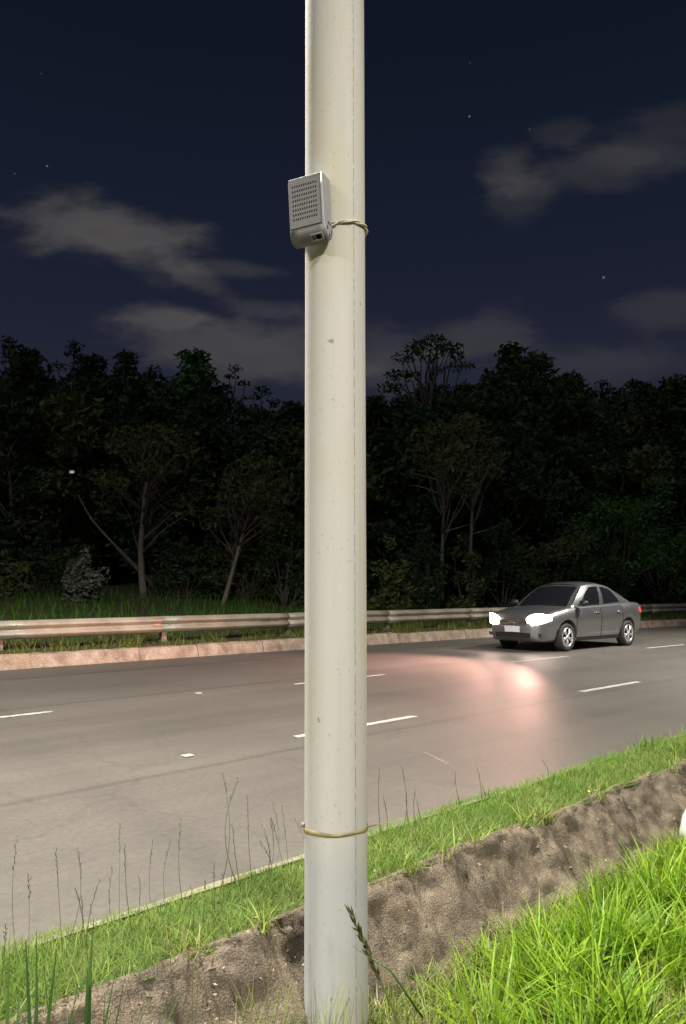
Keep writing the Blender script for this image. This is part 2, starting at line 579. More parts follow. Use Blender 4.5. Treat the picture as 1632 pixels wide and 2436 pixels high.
def pole_mat():
    m, n, l, b = material('cream painted pole')
    t = n.new('ShaderNodeTexCoord')
    sp = n.new('ShaderNodeSeparateXYZ')
    l.new(t.outputs['Object'], sp.inputs[0])

    def mth(op, a, b_=None, c=None):
        q = n.new('ShaderNodeMath')
        q.operation = op
        for i, s in enumerate((a, b_, c)):
            if s is None:
                continue
            if hasattr(s, 'is_linked'):
                l.new(s, q.inputs[i])
            else:
                q.inputs[i].default_value = s
        return q.outputs[0]

    def nse(scale, det, sx=1, sy=1, sz=1, rough=0.5):
        mp = n.new('ShaderNodeMapping')
        mp.inputs['Scale'].default_value = (sx, sy, sz)
        l.new(t.outputs['Object'], mp.inputs[0])
        q = n.new('ShaderNodeTexNoise')
        q.inputs['Scale'].default_value = scale
        q.inputs['Detail'].default_value = det
        q.inputs['Roughness'].default_value = rough
        l.new(mp.outputs[0], q.inputs['Vector'])
        return q.outputs['Fac']

    def step(v, a, b_, lo=0.0, hi=1.0):
        mr = n.new('ShaderNodeMapRange')
        mr.interpolation_type = 'SMOOTHSTEP'
        mr.inputs['From Min'].default_value = a
        mr.inputs['From Max'].default_value = b_
        mr.inputs['To Min'].default_value = lo
        mr.inputs['To Max'].default_value = hi
        l.new(v, mr.inputs['Value'])
        return mr.outputs[0]

    def mixc(f, a, c):
        q = n.new('ShaderNodeMix')
        q.data_type = 'RGBA'
        l.new(f, q.inputs[0])
        if hasattr(a, 'is_linked'):
            l.new(a, q.inputs[6])
        else:
            q.inputs[6].default_value = (*a, 1)
        q.inputs[7].default_value = (*c, 1)
        return q.outputs[2]
    streak = nse(5, 5, 6, 6, 0.18)
    blot = nse(2.2, 6, 2, 2, 0.7)
    # cream upper coat, cool grey coat on the lowest half metre
    low = step(mth('MULTIPLY_ADD', blot, 0.10, sp.outputs['Z']), 0.86, 0.70)
    c = mixc(low, (0.462, 0.454, 0.420), (0.400, 0.414, 0.412))
    c = mixc(mth('MULTIPLY', step(streak, 0.42, 0.75), 0.28), c, (0.35, 0.335, 0.28))
    c = mixc(mth('MULTIPLY', step(blot, 0.48, 0.70), 0.55), c, (0.44, 0.40, 0.27))
    # casting seam: a broken dark line down one side
    ang = mth('ARCTAN2', sp.outputs['X'], mth('MULTIPLY', sp.outputs['Y'], -1.0))
    dv = mth('ABSOLUTE', mth('SUBTRACT', ang, 0.665))
    dash = nse(26, 2, 0.01, 0.01, 1.0)
    seam = mth('MULTIPLY', step(dv, 0.020, 0.010), step(dash, 0.40, 0.52))
    c = mixc(mth('MULTIPLY', seam, 0.62), c, (0.12, 0.11, 0.09))
    # chips and specks
    ch = nse(21, 3, 1, 1, 0.8, 0.6)
    c = mixc(mth('MULTIPLY', step(ch, 0.715, 0.745), 0.7), c, (0.17, 0.15, 0.12))
    ch2 = nse(60, 2)
    c = mixc(mth('MULTIPLY', step(ch2, 0.64, 0.75), 0.4), c, (0.25, 0.22, 0.17))
    l.new(c, b.inputs['Base Color'])
    b.inputs['Roughness'].default_value = 0.7
    b.inputs['Specular IOR Level'].default_value = 0.2
    bp = n.new('ShaderNodeBump')
    bp.inputs['Strength'].default_value = 0.15
    bp.inputs['Distance'].default_value = 0.004
    l.new(mth('SUBTRACT', nse(40, 4), mth('MULTIPLY', seam, 0.8)), bp.inputs['Height'])
    l.new(bp.outputs[0], b.inputs['Normal'])
    return m


M['pole'] = pole_mat()

# ------------------------------------------------------------------ the road's own coordinates
D2 = math.sqrt(0.5)


def bend(s):
    if s <= 3:
        return 0.0
    if s < 70:
        return -0.0025 * (s - 3) ** 2
    return -0.0025 * 67 ** 2 - 0.0025 * 2 * 67 * (s - 70)


def P(s, t, z=0.0):
    """s along the road (to the right and away), t across it (away and left)"""
    tt = t + bend(s)
    return Vector(((s - tt) * D2, (s + tt) * D2, z))


def P0(s, t, z=0.0):
    return Vector(((s - t) * D2, (s + t) * D2, z))


def heading(s):
    a, b = P(s - 0.1, 9), P(s + 0.1, 9)
    return (b - a).normalized()


T_EDGE, T_KERB = 2.95, 13.28
T_RAIL = 14.0


def ground_z(s, t):
    pts = [(-400, -0.6), (-3, -0.42), (1.6, -0.36), (2.10, -0.37), (2.3, -0.52), (2.6, -0.52), (2.9, -0.16), (2.97, -0.06), (13.3, -0.06), (13.5, 0.22), (14.6, 0.30), (18, 0.62), (23, 1.05), (30, 1.5), (42, 5.0), (60, 8.6), (90, 10.5), (400, 12)]
    for (a, za), (b, zb) in zip(pts, pts[1:]):
        if t <= b:
            k = (t - a) / (b - a)
            z = za + (zb - za) * k
            break
    if t > 16:
        z += 0.5 * min(1, (t - 16) / 10) * noise.noise(Vector((s * 0.07, t * 0.07, 1.3)))
    elif t < 1.9:
        z += 0.04 * noise.noise(Vector((s * 1.1, t * 1.1, 4)))
    return z


# one ground sheet
ts = [-350, -120, -40, -15, -6, -3, -1.5, -0.6, 0, 0.4, 0.8, 1.1, 1.4, 1.6, 1.8, 2.0, 2.10, 2.3, 2.6, 2.9, 2.97, 8, 13.3, 13.5, 14, 14.6, 16, 17, 18, 20, 22, 24, 26, 28, 30, 33, 36, 39, 42, 46, 50, 55, 60, 70, 90, 140, 350]
ss = [-300, -150, -80, -50, -35, -25, -18, -12, -8, -5, -3] + [x * 0.5 for x in range(-4, 30)] + list(range(15, 72, 2)) + [76, 84, 95, 110, 140, 200, 320]
V = [P(s, t, ground_z(s, t)) for s in ss for t in ts]
w_ = len(ts)
F = [(i * w_ + j, (i + 1) * w_ + j, (i + 1) * w_ + j + 1, i * w_ + j + 1) for i in range(len(ss) - 1) for j in range(w_ - 1)]
tag(mesh_obj('ground', V, F, M['soil'], smooth=True), kind='structure', label='dark earth ground of the verge, field and wooded hillside')

# the carriageway
ss_r = [-120, -60, -30, -15] + list(range(-8, 72)) + list(range(75, 200, 5))
tsr = [T_EDGE + 0.06, 4, 5, 6, 7, 8, 9, 10, 11, 12, 13, T_KERB + 0.05]
V, UV = [], []
for s in ss_r:
    for t in tsr:
        V.append(P(s, t, 0.0))
        UV.append((s, t))
w_ = len(tsr)
F = [(i * w_ + j, (i + 1) * w_ + j, (i + 1) * w_ + j + 1, i * w_ + j + 1) for i in range(len(ss_r) - 1) for j in range(w_ - 1)]
road = mesh_obj('road', V, F, M['asphalt'])
uvl = road.data.uv_layers.new(name='UVMap')
for lp in road.data.loops:
    uvl.data[lp.index].uv = UV[lp.vertex_index]
tag(road, kind='structure', label='grey worn asphalt carriageway of three lanes')


def strip(name, s0, s1, t, w, z, mat, parent):
    b = MB()
    n_ = 8
    wob = random.random() * 50

    def fn(u, v):
        s = s0 + (s1 - s0) * u
        e = 0.010 * noise.noise(Vector((s * 4, v * 9 + wob, 0)))
        return P(s + 0.03 * noise.noise(Vector((v * 5, wob, u))), t + (v - 0.5) * w + e, z)
    b.grid(fn, n_, 2)
    return b.build(name, mat, parent)


for s0, s1, t in ((4.80, 6.47, 5.42), (9.56, 11.17, 5.22), (0.1, 1.75, 5.42), (14.3, 15.9, 5.3),
                  (2.1, 3.88, 8.43), (7.40, 9.25, 8.43), (12.5, 14.4, 8.30), (17.6, 19.4, 8.30), (22.8, 24.6, 8.3), (28, 29.8, 8.3)):
    strip('lane_dash', s0, s1, t, 0.095, 0.004, M['paint'], road)

# reflective studs on the lane lines
for i, (s, t, lab) in enumerate(((3.63, 5.41, 'small white road stud on the near lane line, left of the pole'), (5.88, 8.55, 'small white road stud on the far lane line, left of the pole'))):
    b = MB().box((0, 0, 0.008), (0.085, 0.075, 0.014), bevel=0.005)
    o = b.build('road_stud', M['stud'])
    o.location = P(s, t, 0.0005)
    o.rotation_euler = (0, 0, R(45 if i == 0 else 20))
    tag(o, lab, 'road stud', 'studs on the lane lines')

# near road edging: a thin concrete strip partly under the grass
b = MB()
b.grid(lambda u, v: P(-6 + 40 * u, T_EDGE - 0.02 + 0.09 * v + 0.012 * noise.noise(Vector((u * 90, v, 0))), 0.022 - 0.02 * v), 200, 1)
tag(b.build('road_edging', M['edging']), kind='structure', label='thin pale concrete edging between asphalt and verge grass')

# far kerb of cast stones
kerb = empty('kerb', P(5, T_KERB, 0))
tag(kerb, kind='structure', label='low sloping pinkish concrete kerb along the far edge of the road')
KI = Matrix.Translation(-kerb.location)
s = -3.0
while s < 60:
    L = random.uniform(1.2, 2.6) if s < 30 else 3.0
    h = 0.235 + random.uniform(-0.012, 0.012)
    back = random.uniform(-0.012, 0.012)
    sd = random.random() * 100

    def fn(u, v, s=s, L=L, h=h, back=back, sd=sd):
        ss_ = s + 0.004 + (L - 0.008) * u
        prof = [(0.00, -0.03), (0.02, 0.07), (0.07, h * 0.93), (0.10, h), (0.30, h + 0.005)]
        k = v * 4
        i = min(3, int(k))
        a, c = prof[i], prof[i + 1]
        t = a[0] + (c[0] - a[0]) * (k - i)
        z = a[1] + (c[1] - a[1]) * (k - i)
        nn = noise.noise(Vector((ss_ * 3, v * 3, sd))) + 0.8 * noise.noise(Vector((ss_ * 9, v * 5, 3)))
        edge = 0.012 if u in (0.0, 1.0) else 0.0
        return KI @ P(ss_, T_KERB + t + back + 0.016 * nn + edge, z + 0.014 * nn)
    MB().grid(fn, 24, 8).build('kerb_stone', M['kerb'], kerb, True)
    s += L

# ------------------------------------------------------------------ guardrail
rail = empty('guardrail', P(8.8, T_RAIL, ground_z(8.8, T_RAIL)))
tag(rail, 'long corrugated galvanised guardrail behind the far kerb', 'guardrail')
RI = Matrix.Translation(-rail.location)
WPROF = [(0.0, 0.0), (-0.015, 0.012), (-0.075, 0.062), (-0.083, 0.078), (-0.083, 0.092), (-0.075, 0.108), (-0.012, 0.148), (-0.006, 0.156),
         (-0.006, 0.176), (-0.012, 0.184), (-0.075, 0.224), (-0.083, 0.240), (-0.083, 0.254), (-0.075, 0.270), (-0.015, 0.320), (0.0, 0.332)]
R_Z = 0.47
pan = 3.3
posts = [5.5 + pan * k for k in range(-3, 18)]
for i, s0 in enumerate(posts[:-1]):
    s1 = s0 + pan
    b = MB()
    nseg = 6
    tilt = random.uniform(-0.006, 0.006)

    def fn(u, v, s0=s0, tilt=tilt):
        s = s0 - 0.13 + (pan + 0.26) * u
        k = v * (len(WPROF) - 1)
        j = min(len(WPROF) - 2, int(k))
        a, c = WPROF[j], WPROF[j + 1]
        f = k - j
        dt = a[0] + (c[0] - a[0]) * f
        dz = a[1] + (c[1] - a[1]) * f
        lap = -0.005 * (1 - u) * 2 + 0.004 * u
        dz *= 1.0 + 0.02 * noise.noise(Vector((s * 0.8, 0, 2)))
        return RI @ P(s, T_RAIL + dt + lap + tilt, R_Z + dz + 0.012 * noise.noise(Vector((s * 0.25, 3, 0))))
    b.grid(fn, nseg, len(WPROF) - 1)
    pn = b.build('rail_panel', M['galv'], rail, True)
    md = pn.modifiers.new('thickness', 'SOLIDIFY')
    md.thickness = 0.004
    md.offset = -1
    for sx in (0.05, 0.20):
        for zz in (0.085, 0.165, 0.247):
            if sx == 0.05 and zz != 0.165:
                continue
            c = RI @ P(s0 + sx, T_RAIL - (0.012 if zz == 0.165 else 0.088) - 0.006, R_Z + zz)
            MB().ball(c, (0.017, 0.017, 0.012), u=8, w=5).build('bolt', M['post'], pn)
for s0 in posts:
    gz_ = ground_z(s0, T_RAIL + 0.14)
    c = P(s0, T_RAIL + 0.10, 0)
    rz = Matrix.Rotation(math.atan2(heading(s0).y, heading(s0).x), 3, 'Z')
    b = MB()
    hh = R_Z + 0.30 - gz_ + 0.35
    zc = gz_ - 0.35 + hh / 2
    b.box(RI @ Vector((c.x, c.y, zc)), (0.11, 0.008, hh), rz)
    off = rz @ Vector((0.051, 0.055, 0))
    b.box(RI @ Vector((c.x + off.x, c.y + off.y, zc)), (0.008, 0.104, hh), rz)
    off = rz @ Vector((-0.051, 0.055, 0))
    b.box(RI @ Vector((c.x + off.x, c.y + off.y, zc)), (0.008, 0.104, hh), rz)
    pt = b.build('post', M['post'], rail)
    off = rz @ Vector((0, -0.052, 0))
    MB().box(RI @ Vector((c.x + off.x, c.y + off.y, R_Z + 0.165)), (0.09, 0.088, 0.2), rz).build('spacer_block', M['post'], pt)
# rust flowers on the rail near the pole
b = MB()
for s0, w in ((11.35, 0.16), (11.62, 0.10), (8.86, 0.05)):
    c = RI @ P(s0, T_RAIL - 0.012, R_Z + 0.165)
    hd = heading(s0)
    vs = []
    for k in range(14):
        a = 2 * math.pi * k / 14
        r = 1 + 0.4 * math.sin(3 * a + s0) * 0.6
        vs.append(c + hd * math.cos(a) * w * r + Vector((hd.y, -hd.x, 0)) * 0.004 + Vector((0, 0, math.sin(a) * 0.012 * r)))
    b.add(vs, [tuple(range(14))])
tag(b.build('rust_patch', M['rust'], rail), label='brown rust patches on the rail groove')


# ------------------------------------------------------------------ grass makers (numpy)
def blades(roots, heights, widths, lean, curl, seg=2, az=None):
    """roots (n,3); returns V,F of bent tapering blades with seg quads + tip as degenerate-free triangles"""
    n = len(roots)
    az = RNG.uniform(0, 2 * np.pi, n) if az is None else az
    fa = az + RNG.uniform(-0.8, 0.8, n) + np.pi / 2
    dirx = np.stack([np.cos(az), np.sin(az)], 1)
    wd = np.stack([np.cos(fa), np.sin(fa)], 1)
    vs = []
    for k in range(seg + 1):
        u = k / seg
        h = heights * (u - 0.35 * curl * u ** 2.5)
        off = heights * (lean * u + curl * u ** 2) * 0.9
        c = roots + np.concatenate([dirx * off[:, None], h[:, None]], 1)
        w = widths * (1 - u) ** 0.7 * 0.5 if k < seg else widths * 0.03
        e = np.concatenate([wd * w[:, None], np.zeros((n, 1))], 1)
        vs += [c - e, c + e]
    V = np.stack(vs, 1).reshape(-1, 3)
    base = np.arange(n)[:, None] * (2 * (seg + 1))
    F = np.concatenate([base + np.array([[2 * k, 2 * k + 1, 2 * k + 3, 2 * k + 2]]) for k in range(seg)], 0)
    return V, F


def st_points(n, s0, s1, t0, t1):
    s = RNG.uniform(s0, s1, n)
    t = RNG.uniform(t0, t1, n)
    return s, t


def to_world(s, t, z):
    b_ = np.array([bend(q) for q in s])
    tt = t + b_
    return np.stack([(s - tt) * D2, (s + tt) * D2, z], 1)


def np_noise(s, t, f, seed=0.0):
    return np.array([noise.noise(Vector((a * f, b * f, seed))) for a, b in zip(s, t)])


# ------------------------------------------------------------------ concrete slope below the verge
T_LIP = 2.47


def lip(s):
    return T_LIP + 0.045 * noise.noise(Vector((s * 1.3, 7, 0))) + 0.02 * noise.noise(Vector((s * 5, 7, 3)))


S0, S1 = -4.0, 13.0
NU, NV = 900, 34


def slope_pt(u, v):
    s = S0 + (S1 - S0) * u
    top = lip(s)
    # profile: turf edge, rounded lip, steep ragged face, foot
    prof = [(0.05, 0.012), (0.0, 0.030), (-0.035, 0.005), (-0.10, -0.10), (-0.20, -0.25), (-0.28, -0.36), (-0.36, -0.43)]
    k = v * (len(prof) - 1)
    i = min(len(prof) - 2, int(k))
    a, c = prof[i], prof[i + 1]
    f = k - i
    t = top + a[0] + (c[0] - a[0]) * f
    z = a[1] + (c[1] - a[1]) * f
    q = Vector((s, t * 1.0, z))
    amp = 0.030 if v > 0.2 else 0.016
    q2 = Vector((s * 1.0 + t * 0.8, t * 2.2, z * 1.0))
    d = noise.fractal(q2 * 3.4, 0.75, 2.1, 7) * amp * 1.35 + noise.noise(q * 24) * 0.006 + noise.noise(q * 60) * 0.003
    if s > 6.6:
        t += 0.10 * min(1, (s - 6.6) / 0.5) * v
    return P(s, t - d * 0.75, z + d * 0.6)


slope = MB().grid(slope_pt, NU, NV).build('concrete_bank', M['slope'], smooth=True)
tag(slope, 'crumbling brown weathered concrete bank below the verge grass', 'bank')
# crumbled stones stuck in the bank face
rb_ = MB()
random.seed(3)
for _ in range(420):
    u = (random.uniform(-0.5, 10) - S0) / (S1 - S0)
    v = random.uniform(0.14, 0.98)
    c = slope_pt(u, v)
    r = 0.003 + 0.010 * random.random() ** 3
    rr_ = Matrix.Rotation(random.uniform(0, 6.28), 3, (random.uniform(-1, 1), random.uniform(-1, 1), 1))
    pts_ = [rr_ @ Vector((a * r * random.uniform(0.6, 1.5), b_ * r * random.uniform(0.6, 1.3), q * r * random.uniform(0.4, 0.9))) + c for a in (-1, 1) for b_ in (-1, 1) for q in (-1, 1)]
    rb_.add(pts_, [(0, 1, 3, 2), (4, 6, 7, 5), (0, 4, 5, 1), (2, 3, 7, 6), (0, 2, 6, 4), (1, 5, 7, 3)])
M['rubble'] = blade_mat('bank rubble', [(0.10, 0.08, 0.06), (0.16, 0.13, 0.095), (0.06, 0.05, 0.04), (0.20, 0.17, 0.125)], 0.9, 0.0)
tag(rb_.build('rubble', M['rubble'], slope), kind='stuff')
# loose litter lying on and below the bank
n = 6000
s, t = st_points(n, -1.5, 9, 1.75, 2.50)
zz = np.interp(t, [1.7, 2.12, 2.20, 2.27, 2.37, 2.44, 2.50], [-0.345, -0.345, -0.30, -0.21, -0.08, 0.02, 0.045])
keep = RNG.random(n) < np.where(s < 2.6, 0.9, 0.25)
s, t, zz = s[keep], t[keep], zz[keep]
roots = to_world(s, t, zz + 0.012)
n = len(s)
c = roots
a1 = RNG.normal(0, 1, (n, 3))
a1[:, 2] *= 0.35
a1 /= np.linalg.norm(a1, axis=1)[:, None]
a2 = np.cross(a1, RNG.normal(0, 1, (n, 3)))
a2 /= np.linalg.norm(a2, axis=1)[:, None]
ln = RNG.uniform(0.003, 0.013, n)[:, None] * np.where(RNG.random(n) < 0.06, 2.0, 1.0)[:, None]
wd = ln * RNG.uniform(0.15, 0.6, n)[:, None]
Vq = np.stack([c - a1 * ln, c - a2 * wd, c + a1 * ln, c + a2 * wd], 1).reshape(-1, 3)
Fq = np.arange(n * 4).reshape(-1, 4)
tag(fast_mesh('plant_litter', Vq, Fq, M['litter']), 'dry leaf bits and crumbs scattered over the bank', 'litter', kind='stuff')

# ------------------------------------------------------------------ verge turf
n = 82000
s, t = st_points(n, -2.0, 10.5, 2.42, 3.10)
lipv = np.array([lip(q) for q in s])
edge = 2.985 + 0.09 * np_noise(s, t * 0, 1.1, 5) + 0.05 * np_noise(s, t, 6, 9)
keep = (t > lipv + RNG.uniform(-0.03, 0.04, n)) & (t < edge)
s, t = s[keep], t[keep]
n = len(s)
patch = np_noise(s, t, 2.2, 2)
h = RNG.uniform(0.015, 0.055, n) * (1 + 0.9 * patch)
z = 0.0 + 0.022 * np.sin((t - 2.42) / 0.55 * np.pi) + 0.012
V, F = blades(to_world(s, t, z - 0.02), h + 0.02, RNG.uniform(0.003, 0.0065, n), RNG.uniform(0, 0.7, n), RNG.uniform(0, 0.7, n))
tag(fast_mesh('verge_grass', V, F, M['turf']), 'short bright green turf strip along the near road edge', 'grass', kind='stuff')
# turf bed under the blades
b = MB()
b.grid(lambda u, v: P(-4 + 17 * u, lip(-4 + 17 * u) - 0.02 + (T_EDGE - 0.01 - lip(-4 + 17 * u) + 0.02) * v, 0.008 + 0.022 * math.sin(v * math.pi) + 0.006 * noise.noise(Vector((u * 60, v * 3, 0)))), 220, 6)
M['turfbed'] = rough_concrete('turf bed', (0.075, 0.11, 0.025), (0.04, 0.055, 0.015), (0.09, 0.10, 0.03), 12)
tag(b.build('verge', M['turfbed'], smooth=True), kind='structure', label='narrow raised earth verge under the turf')
# far end of the verge, coarser and higher
n = 9000
s, t = st_points(n, 6.3, 22, 2.3, 3.0)
h = RNG.uniform(0.06, 0.20, n) * (1 + 1.0 * np_noise(s, t, 1.2, 8))
V, F = blades(to_world(s, t, np.full(n, 0.0)), np.maximum(h, 0.03), RNG.uniform(0.005, 0.011, n), RNG.uniform(0, 0.6, n), RNG.uniform(0, 0.8, n))
tag(fast_mesh('verge_tufts', V, F, M['turf']), 'longer shaggy grass tufts where the verge reaches the frame edge', 'grass', kind='stuff')

# ------------------------------------------------------------------ tall grass in the ditch, right of the pole
cs, ct_ = [], []
while len(cs) < 150:
    a_, b_ = RNG.uniform(1.7, 8.0), RNG.uniform(0.95, 2.06)
    if (a_ - b_) * D2 > 0.34 and RNG.random() < np.clip(((a_ - b_) * D2 - 0.25) / 0.5, 0, 1):
        cs.append(a_)
        ct_.append(b_)
ids = np.repeat(np.arange(len(cs)), 62)
n = len(ids)
off = RNG.normal(0, 0.055, (n, 2))
s = np.array(cs)[ids] + off[:, 0]
t = np.minimum(np.array(ct_)[ids] + off[:, 1], 2.12)
X = (s - t) * D2
oa = np.arctan2((off[:, 0] + off[:, 1]), (off[:, 0] - off[:, 1])) + RNG.normal(0, 0.7, n)
tuft = RNG.uniform(0.65, 1.1, len(cs))[ids]
hh_ = RNG.uniform(0.18, 0.42, n) * tuft * np.clip(1.15 - 0.16 * X, 0.7, 1.05) * np.clip(0.60 + (X - 0.3) * 0.6, 0.5, 1.05) * np.clip((2.40 - t) / 0.5, 0.4, 1)
V, F = blades(to_world(s, t, np.full(n, -0.375)), hh_, RNG.uniform(0.009, 0.021, n), RNG.uniform(0.02, 0.55, n), RNG.uniform(0.0, 0.8, n), 5, az=oa)
tag(fast_mesh('tall_grass', V, F, M['tall']), 'tall bright yellow green grass growing in the ditch', 'grass', kind='stuff')
# low grass and clover under it and around the pole foot
n = 75000
s, t = st_points(n, -0.6, 9.5, 0.9, 2.22)
X = (s - t) * D2
dens = np.where(X > -0.05, 0.9, np.where(X > -0.35, 0.25, 0.10)) * np.clip(0.7 + np_noise(s, t, 2.0, 21), 0.1, 1)
keep = RNG.random(n) < dens
s, t = s[keep], t[keep]
gr = to_world(s, t, np.full(len(s), -0.375))
V, F = blades(gr, RNG.uniform(0.05, 0.16, len(s)), RNG.uniform(0.005, 0.012, len(s)), RNG.uniform(0, 0.8, len(s)), RNG.uniform(0, 0.9, len(s)), 3)
M['low'] = blade_mat('low ditch grass', [(0.14, 0.22, 0.03), (0.24, 0.32, 0.05), (0.28, 0.31, 0.09), (0.10, 0.17, 0.025), (0.32, 0.28, 0.14)], 0.5, 0.35)
tag(fast_mesh('ditch_grass', V, F, M['low']), 'low grass and clover covering the ditch around the pole foot', 'grass', kind='stuff')

# weeds rooted along the lip and foot of the bank
n = 1500
wc = RNG.uniform(-1.2, 9.0, 46)
s = np.repeat(wc, 33)[:n] + RNG.normal(0, 0.05, n)
low_ = np.repeat(RNG.random(46) < 0.55, 33)[:n]
tl = np.array([lip(q) for q in s])
t = np.where(low_, tl - RNG.uniform(0.24, 0.34, n), tl - RNG.uniform(-0.03, 0.05, n))
z = np.where(low_, -0.36, 0.0)
V, F = blades(to_world(s, t, z), RNG.uniform(0.05, 0.17, n), RNG.uniform(0.004, 0.010, n), RNG.uniform(0, 0.8, n), RNG.uniform(0, 0.9, n), 3)
tag(fast_mesh('bank_weeds', V, F, M['low']), 'small weed tufts rooted along the edges of the concrete bank', 'weeds', kind='stuff')

# dark broad blades close to the camera at the lower left
pts = []
for cx, nb in ((5, 18), (50, 9), (100, 8), (165, 14), (215, 10)):
    for _ in range(nb):
        p = at(cx + random.gauss(0, 22), 2460, 1.80 + random.uniform(-0.12, 0.15))
        pts.append((p.x, p.y, -0.37))
pts = np.array(pts)
n = len(pts)
V, F = blades(pts, RNG.uniform(0.70, 0.93, n), RNG.uniform(0.020, 0.034, n), RNG.uniform(0.0, 0.12, n), RNG.uniform(0, 0.25, n), 5)
tag(fast_mesh('grass_clump', V, F, M['darkblade']), 'dark green broad grass blades at the lower corner nearest the camera', 'grass clump', kind='stuff')

# ------------------------------------------------------------------ single dry stalks in front of the road
STALK_LABEL = 'thin dry grass stalk standing up against the asphalt, left of the pole'


def stalk(name, root, tip, label, group, thick=0.0022, seedlen=0.10, bow=0.04, seeds=14, spread=0.010):
    root, tip = Vector(root), Vector(tip)
    o = empty(name, root)
    d = tip - root
    side = Vector((random.uniform(-1, 1), random.uniform(-0.4, 0.4), 0))
    path = []
    for k in range(9):
        u = k / 8
        path.append(d * u + side * bow * math.sin(u * math.pi))
    MB().tube(path, [thick * (1 - 0.65 * k / 8) for k in range(9)], 5).build('stem', M['stalk'], o, True)
    b = MB()
    L = d.length
    for k in range(seeds):
        u = 1 - (seedlen / L) * (k / seeds)
        c = d * u + side * bow * math.sin(u * math.pi)
        a = (d.normalized() + Vector((random.uniform(-1, 1), random.uniform(-1, 1), random.uniform(-0.2, 0.6))) * 0.55).normalized()
        ln_ = random.uniform(0.6, 1.2) * spread * 1.6
        q = a.orthogonal().normalized() * spread * 0.16
        q2 = a.cross(q)
        b.add([c, c + a * ln_ * 0.5 + q, c + a * ln_, c + a * ln_ * 0.5 - q, c + a * ln_ * 0.5 + q2, c + a * ln_ * 0.5 - q2],
              [(0, 1, 2), (0, 2, 3), (0, 4, 2), (0, 2, 5)])
    b.build('seed_head', M['seed'], o)
    tag(o, label, 'grass stalk', group)
    return o


random.seed(11)
# (root pixel x, tip pixel x, tip pixel y, depth)
ST = [(75, 55, 1985, 2.75), (88, 62, 2075, 2.6), (20, 5, 2165, 2.5), (170, 155, 2010, 2.95), (176, 182, 2015, 2.95), (200, 190, 2080, 2.9), (235, 205, 2110, 2.8), (225, 232, 2100, 3.0),
      (290, 265, 2070, 3.1), (300, 290, 1970, 3.2), (330, 318, 2070, 3.1), (345, 330, 2100, 3.0), (370, 362, 1965, 3.4), (410, 402, 2010, 3.3), (445, 420, 1965, 3.4), (455, 462, 2065, 3.0), (470, 452, 2120, 2.7),
      (475, 470, 2130, 2.6), (490, 505, 2140, 2.6), (440, 410, 2190, 2.5), (520, 508, 2055, 3.3), (535, 530, 2070, 3.3), (545, 540, 2080, 3.4), (570, 572, 1880, 3.6), (580, 562, 1990, 3.5), (605, 598, 1885, 3.6), (612, 610, 1990, 3.5),
      (620, 618, 2005, 3.5), (632, 628, 2000, 3.5), (640, 640, 1965, 3.6), (680, 672, 1985, 3.7), (690, 682, 1860, 3.8), (655, 650, 1895, 3.7), (715, 705, 1960, 3.7), (530, 530, 1890, 3.5), (600, 650, 2230, 2.6)]
for rx, tx, ty, Y in ST:
    # the root stands where that distance meets the ground: verge, bank or ditch
    tip = at(tx + random.gauss(0, 12), ty + random.gauss(0, 25), Y + random.uniform(-0.08, 0.08))
    rxw = (rx - 816) / FPX * Y
    tt = (Y - rxw) * D2
    zr = float(np.interp(tt, [2.0, 2.16, 2.30, 2.44, 2.6], [-0.36, -0.34, -0.17, 0.02, 0.03]))
    stalk('grass_stalk', (rxw, Y, zr - 0.01), tip, STALK_LABEL, 'dry stalks left of the pole', seedlen=random.uniform(0.08, 0.16), bow=random.uniform(0.0, 0.07), thick=random.uniform(0.0010, 0.0021))
for rx, tx, ty, Y in ((905, 903, 1830, 4.3), (960, 955, 1825, 4.5), (915, 912, 1900, 4.2), (970, 966, 1890, 4.4), (990, 988, 1880, 4.4), (1002, 992, 1905, 4.5), (1090, 1083, 1840, 4.9), (1140, 1135, 1825, 5.0), (1150, 1148, 1870, 5.0), (1295, 1290, 1810, 5.6)):
    tip = at(tx, ty, Y)
    rxw = (rx - 816) / FPX * Y
    tt = (Y - rxw) * D2
    stalk('grass_stalk', (rxw, Y, 0.02), tip, 'thin dry grass stalk rising from the verge, right of the pole', 'dry stalks right of the pole', seedlen=0.08, bow=0.02, thick=0.0028)
# drooping pale stalk over the road
o = empty('drooping_stalk', P0(3.75, 2.9, 0.02))
pa = [o.location, at(1085, 1870, 4.75), at(1090, 1835, 4.75), at(1065, 1815, 4.75), at(1010, 1789, 4.75)]
MB().tube([p - o.location for p in pa], [0.002, 0.0016, 0.0012, 0.002, 0.001], 5).build('stem', M['litter'], o, True)
b = MB()
for k in range(16):
    c = pa[3].lerp(pa[4], k / 16) - o.location
    a = (pa[4] - pa[3]).normalized() + Vector((random.uniform(-.4, .4), random.uniform(-.4, .4), random.uniform(-.6, .1)))
    a = a.normalized() * 0.022
    q = a.orthogonal().normalized() * 0.002
    b.add([c, c + a * .5 + q, c + a, c + a * .5 - q], [(0, 1, 2, 3)])
b.build('seed_head', M['litter'], o)
tag(o, 'pale drooping grass stalk hanging over the road, right of the pole', 'grass stalk')
# the big dark seed head leaning across the foot of the pole
r0 = at(1005, 2436, 2.72)
o = stalk('leaning_stalk', (r0.x + 0.03, 2.72, -0.37), at(838, 2180, 2.66), 'thick dark seed head leaning across the foot of the pole', None, thick=0.0055, seedlen=0.26, bow=0.01, seeds=46, spread=0.030)
pa = [at(1005, 2420, 2.70) - o.location, at(930, 2310, 2.68) - o.location, at(838, 2250, 2.68) - o.location]
MB().tube(pa, [0.004, 0.003, 0.001], 5).build('leaf_blade', M['darkblade'], o, True)
